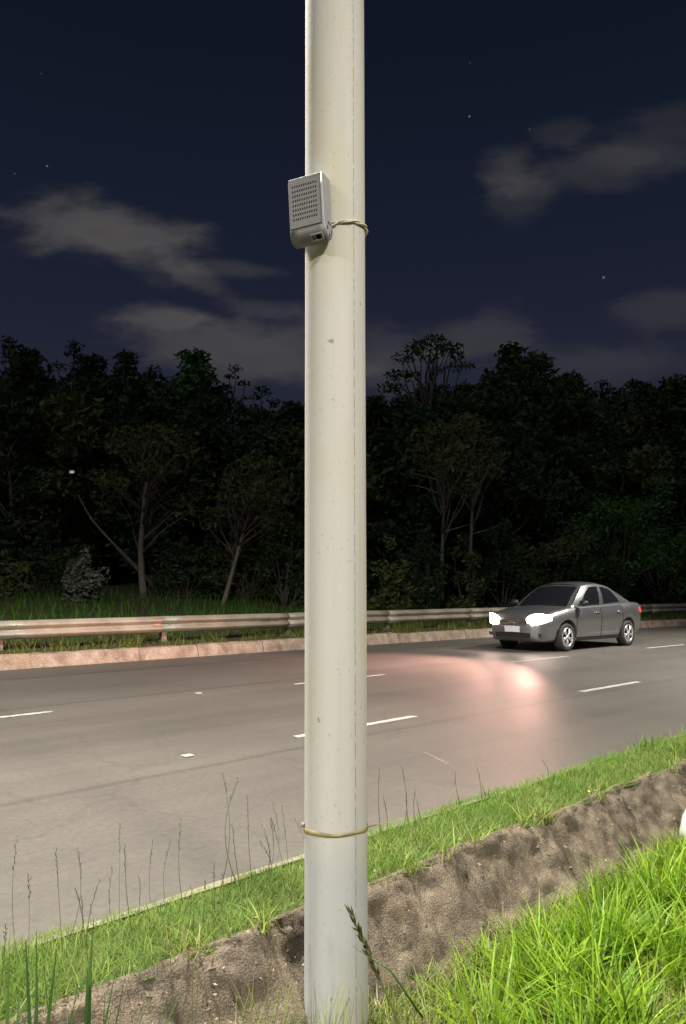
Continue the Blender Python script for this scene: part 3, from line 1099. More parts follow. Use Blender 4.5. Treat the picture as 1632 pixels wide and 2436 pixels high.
# blades in front of the pole foot
pts = []
for _ in range(260):
    x = random.uniform(560, 1060)
    Y = random.uniform(2.70, 2.93)
    pts.append(((x - 816) / FPX * Y, Y, -0.37))
pts = np.array(pts)
n = len(pts)
V, F = blades(pts, RNG.uniform(0.12, 0.40, n), RNG.uniform(0.004, 0.011, n), RNG.uniform(0.0, 0.3, n), RNG.uniform(0, 0.4, n), 4)
tag(fast_mesh('pole_foot_grass', V, F, M['low']), 'sparse grass blades standing before the foot of the pole', 'grass', kind='stuff')

# ------------------------------------------------------------------ pole
PX, PY, PR = -0.026, 3.10, 0.1225
POLE_Z = -0.40
b = MB()
zs = [0, 0.3] + [0.3 + 0.25 * k for k in range(1, 36)]
b.lathe([(PR + 0.0002 * math.sin(k * 2.1), z) for k, z in enumerate(zs)] + [(0.001, zs[-1] + 0.02)], 72)
pole = b.build('utility_pole', M['pole'], smooth=True)
pole.location = (PX, PY, POLE_Z)
pole.rotation_euler = (0, R(-0.12), 0)
tag(pole, 'tall cream painted round pole standing in the grass', 'pole')


# unseen lamp added to the pole above the frame to light the road
ztop = 9.0
outv = Vector((-D2, D2, 0))
MB().tube([(0, 0, ztop - 0.5), outv * 0.9 + Vector((0, 0, ztop + 0.2)), outv * 2.0 + Vector((0, 0, ztop + 0.4))], [0.05, 0.045, 0.04], 10).build('lamp_arm', M['galv'], pole, True)
rz_ = Matrix.Rotation(math.atan2(outv.y, outv.x), 3, 'Z')
hc_ = outv * 2.3 + Vector((0, 0, ztop + 0.4))
lh_ = MB().box(hc_ + Vector((0, 0, 0.05)), (0.75, 0.32, 0.13), rz_, 0.04).build('lamp_head', M['lamphead'], pole)
MB().box(hc_ + Vector((0, 0, -0.024)), (0.55, 0.24, 0.012), rz_).build('lamp_lens', M['lamplens'], lh_)
ld_ = bpy.data.lights.new('lamp_light', 'SPOT')
ld_.energy = 10500
ld_.color = (1.0, 0.94, 0.85)
ld_.spot_size = R(154)
ld_.spot_blend = 0.4
ld_.shadow_soft_size = 0.3
lo_ = bpy.data.objects.new('lamp_light', ld_)
COL.objects.link(lo_)
lo_.parent = pole
lo_.location = hc_ + Vector((0, 0, -0.40))


def pole_x(z):
    return PX + math.sin(R(-0.12)) * (z - POLE_Z)


# strap low on the pole
zst = at(801, 1990, 2.98).z
st_ = empty('strap', (pole_x(zst), PY, zst))
tag(st_, 'yellowed plastic strap tied round the lower pole', 'strap')
b = MB()
nb = 72
rr = PR + 0.0015
vs, fs = [], []
for k in range(nb):
    a = 2 * math.pi * k / nb
    dz = 0.010 * math.sin(a + 2.6) * 0.6 + 0.0015 * math.sin(5 * a)
    hw = 0.0085 + 0.0025 * math.sin(2 * a + 1)
    for r_, z_ in ((rr, -hw), (rr + 0.002, -hw * 0.85), (rr + 0.002, hw * 0.85), (rr, hw)):
        vs.append(Vector((r_ * math.cos(a), r_ * math.sin(a), z_ + dz)))
for k in range(nb):
    k2 = (k + 1) % nb
    for j in range(3):
        fs.append((k * 4 + j, k2 * 4 + j, k2 * 4 + j + 1, k * 4 + j + 1))
b.add(vs, fs)
b.build('band', M['strap'], st_, True)
MB().tube([(0.122, -0.03, 0.008), (0.15, -0.02, 0.012), (0.18, -0.03, 0.020), (0.205, -0.035, 0.030)], [0.003, 0.0026, 0.0022, 0.0012], 6).build('loose_end', M['strap'], st_, True)
MB().ball((-0.127, -0.03, 0.016), (0.008, 0.008, 0.010), u=10, w=6).build('knot', M['post'], st_, True)

# ------------------------------------------------------------------ grey grille box tied to the pole
zc = at(740, 493, 2.92).z
PSI = R(23)
BW, BH, BD = 0.148, 0.258, 0.074
n_out = Vector((-math.sin(PSI), -math.cos(PSI), 0))
rad = PR + BD / 2 + 0.001
bc = Vector((pole_x(zc), PY, zc)) + n_out * rad + Vector((-0.033, 0.006, 0))
box = empty('grille_box', bc)
# local axes: x to the viewer's right along the face, y into the pole, z up
box.rotation_euler = (0, R(-3.0), -PSI)
tag(box, 'grey plastic box with a grille tied high on the pole', 'box')


def box_prof():
    """side outline (y depth, z height): flat top, rounded underside"""
    pr = [(-BD / 2 + 0.004, BH / 2), (-BD / 2, BH / 2 - 0.004)]
    rb = BD / 2
    zc_ = -BH / 2 + rb
    for k in range(0, 13):
        a = math.pi + math.pi * k / 12
        pr.append((rb * math.cos(a), zc_ + rb * math.sin(a)))
    pr += [(BD / 2, BH / 2 - 0.004), (BD / 2 - 0.004, BH / 2)]
    return pr


pr = box_prof()
b = MB()
secs = [(-BW / 2, 0.93), (-BW / 2 + 0.004, 0.985), (-BW / 2 + 0.010, 1.0), (BW / 2 - 0.006, 1.0), (BW / 2 - 0.002, 0.985), (BW / 2, 0.965)]
vs = []
for x, k in secs:
    for y, z in pr:
        vs.append(Vector((x, y * k, z * (1 - (1 - k) * 0.35))))
m_ = len(pr)
fs = [(i * m_ + j, i * m_ + (j + 1) % m_, (i + 1) * m_ + (j + 1) % m_, (i + 1) * m_ + j) for i in range(len(secs) - 1) for j in range(m_)]
fs += [tuple(range(m_ - 1, -1, -1)), tuple((len(secs) - 1) * m_ + j for j in range(m_))]
b.add(vs, fs)
hous = b.build('housing', M['boxside'], box)
for p in hous.data.polygons:
    p.use_smooth = len(p.vertices) == 4
# front panel, slightly proud, ending in a seam above the rounded chin
fp = MB().box((-0.004, -BD / 2 - 0.0022, 0.025), (BW - 0.016, 0.006, BH - 0.056), bevel=0.002).build('front_panel', M['boxfront'], box)
MB().box((-0.002, -BD / 2 - 0.0003, -0.079), (BW - 0.012, 0.003, 0.004)).build('seam', M['boxline'], box)
MB().box((BW / 2 - 0.0105, -BD / 2 - 0.0006, 0.025), (0.003, 0.0035, BH - 0.056)).build('edge_groove', M['boxline'], box)
# chin: grey cover bent round the front lower quarter
rb = BD / 2 + 0.0015
zc_ = -BH / 2 + BD / 2


def chin(u, v):
    L = 0.012
    if v < 0.15:
        return Vector((-BW / 2 + 0.004 + (BW - 0.008) * u, -rb, zc_ + L * (1 - v / 0.15)))
    a = math.pi + (math.pi * 0.62) * (v - 0.15) / 0.85
    return Vector((-BW / 2 + 0.004 + (BW - 0.008) * u, rb * math.cos(a), zc_ + rb * math.sin(a)))


ch = MB().grid(chin, 4, 14).build('chin_cover', M['boxfront'], box, True)
ch.modifiers.new('t', 'SOLIDIFY').thickness = 0.0014
# grille: 8 rows of 11 slots
b = MB()
for r_ in range(8):
    for c_ in range(11):
        x = -0.052 + c_ * 0.0098
        z = 0.092 - r_ * 0.0190
        b.box((x, -BD / 2 - 0.0052, z), (0.0042, 0.0014, 0.0082))
tag(b.build('grille_holes', M['hole'], fp), kind='stuff')
b = MB()
for c_ in range(3):
    b.box((0.026 + c_ * 0.011, -BD / 2 - 0.0052, 0.114), (0.0022, 0.001, 0.008))
tag(b.build('indicator_marks', M['boxline'], fp), kind='stuff')
# power socket under the chin
a = math.pi * 1.26
pc = Vector((0.038, (rb + 0.001) * math.cos(a), zc_ + (rb + 0.001) * math.sin(a)))
rot = Matrix.Rotation(a - math.pi * 1.0, 3, 'X')
sk = MB()
for dx, dz, sx, sz in ((0, 0.012, 0.05, 0.0035), (0.0235, 0, 0.0035, 0.026), (-0.0235, 0, 0.0035, 0.026), (0, -0.012, 0.05, 0.0035)):
    sk.box(pc + rot @ Vector((dx, -0.002, dz)), (sx, 0.006, sz), rot)
so = sk.build('socket_frame', M['boxside'], box)
sk = MB()
Mx = Matrix.Translation(pc + rot @ Vector((0.004, -0.0012, -0.001))) @ rot.to_4x4() @ Matrix.Rotation(R(90), 4, 'X')
sk.lathe([(0.0001, 0.0012), (0.0088, 0.0012), (0.0095, -0.002)], 18, Mx)
sk.build('socket_hole', M['hole'], so)
# round end cap with slots
cx_ = BW / 2 + 0.001
Mx = Matrix.Translation((cx_, 0, zc_ + 0.002)) @ Matrix.Rotation(R(90), 4, 'Y')
cap = MB().lathe([(0.0345, -0.002), (0.0345, 0.0022), (0.0325, 0.0035), (0.0001, 0.0035)], 30, Mx).build('end_cap', M['boxside'], box)
for (yy_, z_, rot_) in ((-0.010, 0.024, 20), (0.006, 0.024, 25), (-0.020, 0.0, 0), (0.020, -0.002, 0), (-0.004, -0.023, -12), (0.010, -0.021, -30)):
    MB().box((cx_ + 0.0036, yy_, zc_ + 0.002 + z_), (0.0016, 0.0055, 0.014), Matrix.Rotation(R(rot_), 3, 'X')).build('slot', M['hole'], cap)

# twine tying the box: two strands twisted round the pole
zt = at(840, 533, 2.98).z
tw = empty('twine', (pole_x(zt), PY, zt))
tag(tw, 'pale knotted twine holding the grille box to the pole', 'twine')
for st in (0, 1):
    path = []
    for k in range(150):
        u = k / 149
        a = R(-118) + u * R(330)           # from the box round the camera side, the right and the back
        ph = st * math.pi + u * 34
        amp = 0.0042 + 0.011 * max(0, 1 - u / 0.10) + 0.002 * noise.noise(Vector((u * 12, st, 0)))
        r_ = PR + 0.0065 + 0.0035 * math.cos(ph)
        path.append((r_ * math.cos(a), r_ * math.sin(a), amp * math.sin(ph if u > 0.1 else st * math.pi + 1.57 + u * 5) + 0.003 * math.sin(u * 9) + 0.048 * math.sin(min(1.0, u / 0.36) * math.pi / 2) * (1.0 if u < 0.36 else max(0, 1 - (u - 0.36) * 1.6)) - 0.020))
    MB().tube(path, 0.0040, 7).build('strand', M['twine'], tw, True)
MB().ball((PR * 1.04, -0.004, 0.026), (0.008, 0.011, 0.009), u=12, w=8).build('knot', M['twine'], tw, True)

# white sack at the right edge of the frame
sb = empty('white_sack', at(1676, 2005, 5.3))
sb.location.z = -0.37
b = MB()
prof = [(0.001, 0.0), (0.10, 0.0), (0.145, 0.03), (0.155, 0.10), (0.14, 0.19), (0.10, 0.26), (0.05, 0.31), (0.028, 0.335)]
b.lathe(prof, 40)
for v in b.v:
    d = 1 + 0.10 * noise.noise(v * 9) + 0.06 * noise.noise(v * 22)
    v.x *= d
    v.y *= d
b.build('sack_body', M['whitebag'], sb, True)
b = MB()
b.lathe([(0.028, 0.335), (0.020, 0.345), (0.040, 0.385), (0.05, 0.40)], 16)
for v in b.v:
    d = 1 + 0.5 * noise.noise(v * 30)
    v.x *= d
    v.y *= d
b.build('tied_neck', M['whitebag'], sb, True)
tag(sb, 'white rounded plastic sack lying in the ditch at the frame edge', 'sack')

# ------------------------------------------------------------------ far grass
n = 26000
s, t = st_points(n, 1.5, 45, T_KERB + 0.17, T_RAIL + 0.7)
cl = np_noise(s, t, 1.6, 31)
keep = RNG.random(n) < np.clip(0.55 + 1.3 * cl, 0.1, 1)
s, t, cl = s[keep], t[keep], cl[keep]
h = RNG.uniform(0.08, 0.27, len(s)) * np.clip(1 + 1.2 * cl, 0.5, 1.7)
V, F = blades(to_world(s, t, np.full(len(s), 0.215)), h, RNG.uniform(0.010, 0.022, len(s)), RNG.uniform(0, 0.8, len(s)), RNG.uniform(0, 0.9, len(s)), 3)
tag(fast_mesh('kerbside_grass', V, F, M['kerbgrass']), 'scruffy grass growing between the far kerb and guardrail', 'grass', kind='stuff')
n = 26000
s, t = st_points(n, 0, 60, T_RAIL + 0.6, 24)
keep = RNG.random(n) < np.clip(1.1 - (t - 15) / 14, 0.25, 1)
s, t = s[keep], t[keep]
z = np.array([ground_z(a, c_) for a, c_ in zip(s, t)])
h = RNG.uniform(0.15, 0.42, len(s)) * (1 + 0.5 * np_noise(s, t, 0.5, 3))
V, F = blades(to_world(s, t, z - 0.03), h, RNG.uniform(0.016, 0.035, len(s)), RNG.uniform(0, 0.4, len(s)), RNG.uniform(0, 0.6, len(s)), 3)
tag(fast_mesh('field_grass', V, F, M['fargrass']), 'dim green grass bank behind the guardrail', 'grass', kind='stuff')

# ------------------------------------------------------------------ trees


def leaf_cloud(clumps, per, size):
    """clumps: list of (centre, (rx,ry,rz)); returns diamond leaves"""
    C, Rr = [], []
    for (c, r), k in zip(clumps, per):
        k = int(k)
        q = RNG.normal(0, 1, (k, 3))
        q /= np.linalg.norm(q, axis=1)[:, None]
        q *= (RNG.random(k) ** 0.45)[:, None]
        C.append(np.array(c)[None] + q * np.array(r)[None])
    C = np.concatenate(C)
    n = len(C)
    a1 = RNG.normal(0, 1, (n, 3))
    a1[:, 2] *= 0.7
    a1 /= np.linalg.norm(a1, axis=1)[:, None]
    a2 = np.cross(a1, RNG.normal(0, 1, (n, 3)))
    a2 /= np.linalg.norm(a2, axis=1)[:, None] + 1e-6
    ln = (size * RNG.uniform(0.5, 1.3, n))[:, None]
    wd = ln * RNG.uniform(0.30, 0.55, n)[:, None]
    V = np.stack([C - a1 * ln, C - a2 * wd, C + a1 * ln, C + a2 * wd], 1).reshape(-1, 3)
    return V, np.arange(n * 4).reshape(-1, 4)


def limb_path(a, b, wob, n=6):
    a, b = Vector(a), Vector(b)
    L = (b - a).length
    o1 = Vector((random.uniform(-1, 1), random.uniform(-1, 1), random.uniform(-0.3, 0.5))) * wob * L
    o2 = Vector((random.uniform(-1, 1), random.uniform(-1, 1), random.uniform(-0.3, 0.5))) * wob * L * 0.6
    return [a.lerp(b, k / n) + o1 * math.sin(math.pi * k / n) + o2 * math.sin(2 * math.pi * k / n) for k in range(n + 1)]


def clear_of_road(x, ytop, Y, tmin):
    """move a plant back until it stands beyond the guardrail"""
    while True:
        p = at(x * 1632 / 1568, ytop * 1632 / 1568, Y)
        if (Y - p.x) * D2 - bend((p.x + Y) * D2) >= tmin:
            return Y
        Y += 0.25


def tree(name, label, x, ytop, Y, wpx, style, leafmat, group, barkmat='bark', base=None, lean=0.0, crown_low=0.35, dens=1.0, clump_r=None, cat='tree', trunk_r=None, leaf=0.15):
    """x,ytop,wpx in the 1568-wide view of the photograph; Y metres away"""
    k = 1632 / 1568
    Y = clear_of_road(x, ytop, Y, 20 if barkmat == 'bark' else 17.5)
    top = at(x * k, ytop * k, Y)
    s_, t_ = (top.x + Y) * D2, (Y - top.x) * D2
    gz_ = ground_z(s_, t_ - bend(s_)) - 0.15
    H_ = top.z - gz_
    Wd = wpx * k / FPX * Y * (1.45 if style == 'dense' else 1.0)
    o = empty(name, (top.x - lean * H_, Y, gz_))
    rx = Wd / 2
    topv = Vector((lean * H_, 0, H_))
    clumps, per = [], []
    trunk_top = Vector((lean * H_, 0, H_ * 0.82))
    z0 = H_ * crown_low
    ch_ = H_ - z0
    cr = clump_r or (0.30 * rx + 0.25)
    if style == 'dense':
        nc = 26
        for i in range(nc):
            a = random.uniform(0, 2 * math.pi)
            u = (i + 0.5) / nc
            z = z0 + ch_ * u - cr * 0.5
            rad_ = rx * (math.sin(math.pi * (0.16 + 0.78 * u)) ** 0.7) * random.uniform(0.35, 0.92)
            c = Vector((lean * z + math.cos(a) * rad_, math.sin(a) * rad_ * 0.8, z))
            r = cr * random.uniform(0.7, 1.25)
            clumps.append((c, (r, r, r * 0.75)))
            per.append(95 * dens * (r / 0.7) ** 2)
    elif style == 'airy':          # open tree with flat plates of leaves on visible limbs
        nc = 15
        for i in range(nc):
            u = (i + 0.5) / nc
            a = i * 2.4 + random.uniform(-0.4, 0.4)
            z = z0 + ch_ * (0.15 + 0.80 * u)
            rad_ = rx * math.sqrt(max(0.05, 1 - ((u - 0.35) / 0.75) ** 2)) * random.uniform(0.55, 0.95)
            c = Vector((lean * z + math.cos(a) * rad_, math.sin(a) * rad_ * 0.8, z))
            r = cr * random.uniform(0.6, 1.1)
            clumps.append((c, (r, r, r * 0.38)))
            per.append(75 * dens * (r / 0.7) ** 2)
    elif style == 'umbrella':      # broad flat-topped crown of separate pads
        nc = 30
        for i in range(nc):
            a = i * 2.399
            q = math.sqrt((i + 0.5) / nc)
            rad_ = rx * q * random.uniform(0.85, 1.0)
            z = H_ - cr * 0.3 - ch_ * 0.62 * q ** 2.4 - (random.uniform(0.25, 0.6) * ch_ if random.random() < 0.35 else random.uniform(0, 0.08) * ch_)
            c = Vector((lean * z + math.cos(a) * rad_, math.sin(a) * rad_ * 0.8, z))
            r = cr * random.uniform(0.65, 1.1)
            clumps.append((c, (r, r, r * 0.42)))
            per.append(105 * dens * (r / 0.7) ** 2)
    # clump at the very top keeps the measured height
    clumps.append((topv - Vector((0, 0, cr * 0.5)), (cr * 0.8, cr * 0.8, cr * 0.5)))
    per.append(90 * dens * (cr / 0.7) ** 2)
    tr = trunk_r or (0.012 * H_ + 0.05)
    b = MB()
    path = limb_path((0, 0, 0), trunk_top, 0.03, 10)
    b.tube(path, [tr * (1 - 0.78 * (i / 10)) for i in range(11)], 8)
    b.build('trunk', M[barkmat], o, True)
    b = MB()
    for c, r in clumps:
        hfrac = max(0.30, min(0.95, (c.z / H_) - random.uniform(0.10, 0.30)))
        st_pt = path[min(10, int(hfrac / 0.82 * 10))]
        b.tube(limb_path(st_pt, c, 0.08, 5), [tr * 0.30 * (1 - 0.8 * i / 5) + 0.008 for i in range(6)], 5)
    b.build('limbs', M['bark'], o, True)
    V, F = leaf_cloud(clumps, per, leaf)
    fast_mesh('crown', V, F, M[leafmat], o)
    tag(o, label, cat, group)
    return o


random.seed(5)
BG = 'trees on the skyline'
SKY = [
    (18, 768, 37, 120, 'airy', 'leaf', 'airy treetop at the skyline where it meets the left frame edge'),
    (72, 800, 35, 120, 'dense', 'leaf', 'dense dark tree just inside the left frame edge of the skyline'),
    (172, 780, 38, 120, 'airy', 'leaf', 'open tree with separate leaf tufts above the tiny white light'),
    (218, 812, 36, 110, 'dense', 'leaf', 'dark rounded tree below and beside the open tufted tree'),
    (287, 803, 36, 80, 'dense', 'leaf', 'narrow dark tree halfway between frame edge and pole'),
    (352, 836, 38, 130, 'airy', 'leaf', 'low airy treetop in the dip left of the bushy crown'),
    (450, 797, 35, 112, 'dense', 'leaf3', 'bushy dark green crown standing highest left of the pole'),
    (537, 832, 37, 80, 'airy', 'leaf', 'thin open tree leaning out right of the bushy crown'),
    (598, 882, 36, 110, 'airy', 'leaf', 'low open tree with sky gaps close left of the pole'),
    (672, 916, 38, 110, 'dense', 'leaf', 'low dark tree touching the left edge of the pole'),
    (770, 892, 40, 120, 'dense', 'leaf', 'low dark tree mostly hidden behind the pole'),
    (862, 905, 38, 90, 'dense', 'leaf', 'low dark tree touching the right edge of the pole'),
    (985, 762, 34, 255, 'umbrella', 'leaf', 'tall umbrella shaped tree with open crown right of the pole'),
    (1165, 783, 33, 110, 'dense', 'leaf', 'tall dark spiky tree right of the umbrella shaped tree'),
    (1228, 812, 34, 130, 'dense', 'leaf', 'broad dark tree on the shoulder sloping down to the right'),
    (1302, 852, 35, 120, 'dense', 'leaf', 'dark tree at the foot of the sloping shoulder'),
    (1378, 868, 37, 120, 'airy', 'leaf', 'flat treetop right of the sloping shoulder'),
    (1452, 868, 36, 120, 'dense', 'leaf', 'low dark treetop second from the right frame edge'),
    (1540, 862, 36, 140, 'dense', 'leaf', 'dark treetop at the right frame edge of the skyline'),
    (-70, 790, 37, 150, 'dense', 'leaf', 'dark tree cut off by the left frame edge'),
]
for x, y, Y, w, stl, lm, lab in SKY:
    tree('forest_tree', lab, x, y, Y, w, stl, lm, BG, dens=1.25 if stl == 'dense' else (0.7 if stl == 'umbrella' else 1.0), crown_low=0.30 if stl != 'umbrella' else 0.62, clump_r=0.62 if stl == 'umbrella' else None, leaf=0.13 if stl != 'dense' else 0.17)
# forest wall under the skyline
MIDT = [(30, 905, 30), (150, 900, 31), (255, 915, 32), (360, 925, 31), (470, 905, 32), (575, 970, 31), (660, 985, 31), (765, 985, 32), (880, 975, 32), (960, 920, 31), (1050, 905, 30), (1130, 900, 30), (1230, 905, 31), (1330, 930, 31), (1430, 940, 31), (1530, 930, 31), (1620, 920, 32)]
ML = ['at the left frame edge', 'below the open tufted tree', 'left of the umbrella crowned pale trunk', 'behind the umbrella crowned pale trunk', 'below the bushy crown', 'behind the leaning pale trunk', 'close left of the pole', 'behind the pole', 'close right of the pole',
      'behind the branching pale trunk', 'below the umbrella shaped tree', 'below the tall spiky tree', 'above the car bonnet', 'above the car roof', 'above the car boot', 'at the right frame edge', 'beyond the right frame edge']
# the far wood behind them, one dark mass
cl_, pr_ = [], []
SKYP = [(-150, 830), (20, 850), (120, 880), (230, 862), (330, 885), (450, 880), (560, 945), (660, 955), (760, 960), (860, 950), (960, 920), (1080, 880), (1150, 850), (1250, 865), (1330, 895), (1450, 905), (1560, 900), (1720, 900)]
for i in range(520):
    px_ = random.uniform(-140, 1710)
    ytop = float(np.interp(px_, [q[0] for q in SKYP], [q[1] for q in SKYP]))
    Y = random.uniform(39, 46)
    py_ = ytop + 14 + (1340 - ytop) * random.random() ** 1.5
    c = at(px_ * 1.0408, py_ * 1.0408, Y)
    r = random.uniform(0.8, 1.7)
    cl_.append((c, (r, r * 0.8, r * 0.75)))
    pr_.append(95 * r * r)
V, F = leaf_cloud(cl_, pr_, 0.26)
tag(fast_mesh('forest', V, F, M['leaf']), 'black far wood filling the gaps behind the trees', 'forest', kind='stuff')
for (x, y, Y), lab in zip(MIDT, ML):
    tree('forest_tree', 'very dark full leaved forest tree ' + lab, x, y + random.uniform(-12, 12), Y, random.uniform(150, 190), 'dense', random.choice(['leaf', 'leaf', 'leaf2']), 'dark trees of the forest wall', dens=1.5, crown_low=0.10, leaf=0.18)

# pale trunks left of the pole
tree('pale_trunk_tree', 'slender pale forked trunk under a wide thin umbrella crown, left of the pole', 345, 955, 24.5, 290, 'umbrella', 'leaf2', None, 'barkp', crown_low=0.52, dens=0.55, trunk_r=0.125, clump_r=0.75, lean=0.02, leaf=0.11)
tree('pale_trunk_tree', 'slim pale trunk leaning to the right, close left of the pole', 590, 1030, 24.0, 190, 'umbrella', 'leaf2', None, 'barkp', crown_low=0.55, dens=0.6, trunk_r=0.085, clump_r=0.7, lean=0.22, leaf=0.11)
# two pale trunks right of the pole
for x, y, lab in ((1008, 960, 'bare pale trunk with level side branches, nearer the pole of the pair'), (1072, 935, 'bare pale trunk rising above the shrubs, farther from the pole of the pair')):
    o = tree('pale_trunk_tree', lab, x, y, 25.5, 150, 'umbrella', 'leaf2', 'pair of pale trunks', 'barkp', crown_low=0.70, dens=0.5, trunk_r=0.095, clump_r=0.6, leaf=0.11)
    for hz_, dx in ((4.7, -1.1), (4.25, -1.0), (2.9, 0.9)):
        b = MB().tube(limb_path((0, 0, hz_), (dx, -0.3, hz_ + 0.25), 0.06, 5), [0.035, 0.03, 0.025, 0.02, 0.015, 0.008], 5)
        b.build('side_branch', M['barkp'], o, True)
# fallen branch hanging in the dark
o = empty('broken_branch', at(268 * 1.0408, 1252 * 1.0408, 24))
pp = [at(px_ * 1.0408, py_ * 1.0408, 24 + 0.1 * i) - o.location for i, (px_, py_) in enumerate(((268, 1252), (240, 1222), (212, 1190), (196, 1165), (178, 1130)))]
MB().tube(pp, [0.04, 0.036, 0.032, 0.025, 0.012], 6).build('bough', M['barkp'], o, True)
foot = Vector((pp[0].x + 1.1, 1.0, ground_z(0, 22) - o.location.z))
MB().tube([foot, Vector((0.8, 0.8, -1.0)), pp[0]], [0.09, 0.08, 0.055], 6).build('stem', M['bark'], o, True)
tag(o, 'crooked bare pale bough reaching up to the left among dark trees', 'branch')


def shrub(label, x, ytop, Y, wpx, lm, group, dens=1.0, leaf=0.09, upright=0.0):
    k = 1632 / 1568
    Y = clear_of_road(x, ytop, Y, 16.6)
    top = at(x * k, ytop * k, Y)
    s_, t_ = (top.x + Y) * D2, (Y - top.x) * D2
    gz_ = ground_z(s_, t_ - bend(s_)) - 0.1
    H_ = max(0.8, top.z - gz_)
    rx = wpx * k / FPX * Y / 2
    o = empty('shrub', (top.x, Y, gz_))
    clumps, per = [], []
    b = MB()
    for i in range(16):
        a = random.uniform(0, 6.28)
        q = math.sqrt(random.random())
        z = H_ * random.uniform(0.18, 0.95) * (1 - 0.45 * q ** 2)
        c = Vector((math.cos(a) * rx * q * 0.9, math.sin(a) * rx * q * 0.6, z))
        r = 0.30 * rx * random.uniform(0.7, 1.3) + 0.12
        clumps.append((c, (r, r, r * (0.8 + upright))))
        per.append(130 * dens * (r / 0.5) ** 2 + 20)
        b.tube(limb_path((random.uniform(-.15, .15), random.uniform(-.1, .1), 0), c, 0.05, 4), [0.03, 0.024, 0.018, 0.012, 0.006], 5)
    clumps.append((Vector((0, 0, H_ - 0.2)), (0.3 * rx, 0.3 * rx, 0.25)))
    per.append(60 * dens)
    b.build('stems', M['bark'], o, True)
    V, F = leaf_cloud(clumps, per, leaf)
    fast_mesh('foliage', V, F, M[lm], o)
    tag(o, label, 'shrub', group)


SG = 'shrubs at the foot of the forest'
for x, y, Y, w, lm, lab in (
    (15, 1260, 22.5, 110, 'leaf2', 'low shrub behind the guardrail at the left frame edge'),
    (105, 1190, 24, 130, 'leaf', 'dark shrub left of the pale leaved bush'),
    (195, 1255, 22.5, 95, 'leafp', 'bush with pale whitish leaves left of the forked pale trunk'),
    (420, 1235, 25, 150, 'leaf', 'dark shrub between the two pale trunks left of the pole'),
    (560, 1190, 25.5, 150, 'leaf2', 'grey green shrub right of the leaning pale trunk'),
    (655, 1170, 24.5, 130, 'leaf', 'dark shrub against the left side of the pole'),
    (770, 1190, 24.5, 130, 'leaf', 'dark shrub hidden behind the pole'),
    (890, 1225, 22.5, 110, 'leaf2', 'olive shrub against the right side of the pole'),
    (975, 1205, 24.0, 120, 'leaf', 'dark shrub below the pair of pale trunks'),
    (1060, 1215, 22.5, 90, 'leaf2', 'olive shrub above the far headlight of the car'),
    (1150, 1190, 24.0, 150, 'leaf', 'dark shrub rising behind the car bonnet'),
    (1270, 1120, 25.0, 190, 'leaf2', 'large rounded shrub rising behind the car roof'),
    (1390, 1060, 27.0, 200, 'leaf3', 'tall fresh green leafy shrub behind the car boot'),
    (1370, 1225, 25.5, 110, 'leaf', 'small dark shrub just above the car roof'),
    (1500, 1090, 27.5, 200, 'leaf3', 'tall green shrub near the right frame edge'),
    (1600, 1130, 28.0, 170, 'leaf', 'dark shrub cut by the right frame edge'),
):
    shrub(lab, x, y, Y, w, lm, SG)

# small lit lamp glimpsed through the leaves
dl = empty('distant_lamp', (at(175, 1124, 29).x, 29, 1.0))
zl = at(175, 1124, 29).z - 1.0
MB().tube([(0, 0, 0), (0, 0, zl)], 0.02, 6).build('post', M['hole'], dl)
MB().box((0, -0.1, zl), (0.22, 0.22, 0.14), bevel=0.03).build('lamp_head', M['lamphead'], dl)
MB().box((0.02, -0.23, zl - 0.02), (0.15, 0.03, 0.08)).build('lamp_lens', plain('dim lit lens', (0.8, 0.8, 0.75), 0.4, emit=(0.9, 0.95, 0.85), estr=0.30), dl)
tag(dl, 'tiny white light glimpsed among the dark trees, left of the pole', 'lamp')

# ------------------------------------------------------------------ car
CARS = 16.85
hd = heading(CARS)
car = empty('car', P(CARS, 9.80, 0.0), math.atan2(-hd.y, -hd.x))
tag(car, 'grey four door car with lit headlights driving on the road', 'car')
KZ = 1.03


def interp(x, tbl):
    for (a, va), (b_, vb) in zip(tbl, tbl[1:]):
        if x <= b_:
            f = (x - a) / (b_ - a)
            f = f * f * (3 - 2 * f) * 0.5 + f * 0.5
            return va + (vb - va) * max(0, min(1, f))
    return tbl[-1][1]


HALFW = [(-2.14, 0.60), (-2.08, 0.74), (-1.90, 0.815), (-1.3, 0.85), (0, 0.855), (1.2, 0.855), (1.6, 0.835), (1.9, 0.76), (2.05, 0.66), (2.14, 0.48)]
DECK = [(-2.14, 0.86), (-2.08, 0.96), (-1.95, 1.00), (-1.5, 1.01), (-1.0, 0.99), (0, 0.96), (0.9, 0.935), (1.15, 0.92), (1.6, 0.855), (1.9, 0.775), (2.05, 0.70), (2.14, 0.60)]
SILL = [(-2.14, 0.46), (-2.05, 0.34), (-1.8, 0.25), (-1.2, 0.20), (1.2, 0.20), (1.85, 0.20), (2.06, 0.22), (2.14, 0.30)]


def side_y(x, z):
    w = interp(x, HALFW)
    zb, zt = interp(x, SILL), interp(x, DECK)
    v = max(0, min(1, (z - zb) / (zt - zb)))
    k = 1 - 0.10 * (1 - v) ** 3 - 0.075 * v ** 4 + 0.012 * math.exp(-((v - 0.70) / 0.08) ** 2)
    return w * k


xs = [-2.14, -2.115, -2.06, -1.98, -1.9] + [-1.8 + 0.1 * i for i in range(0, 37)] + [1.86, 1.92, 1.98, 2.03, 2.07, 2.105, 2.13, 2.14]
ring = 13


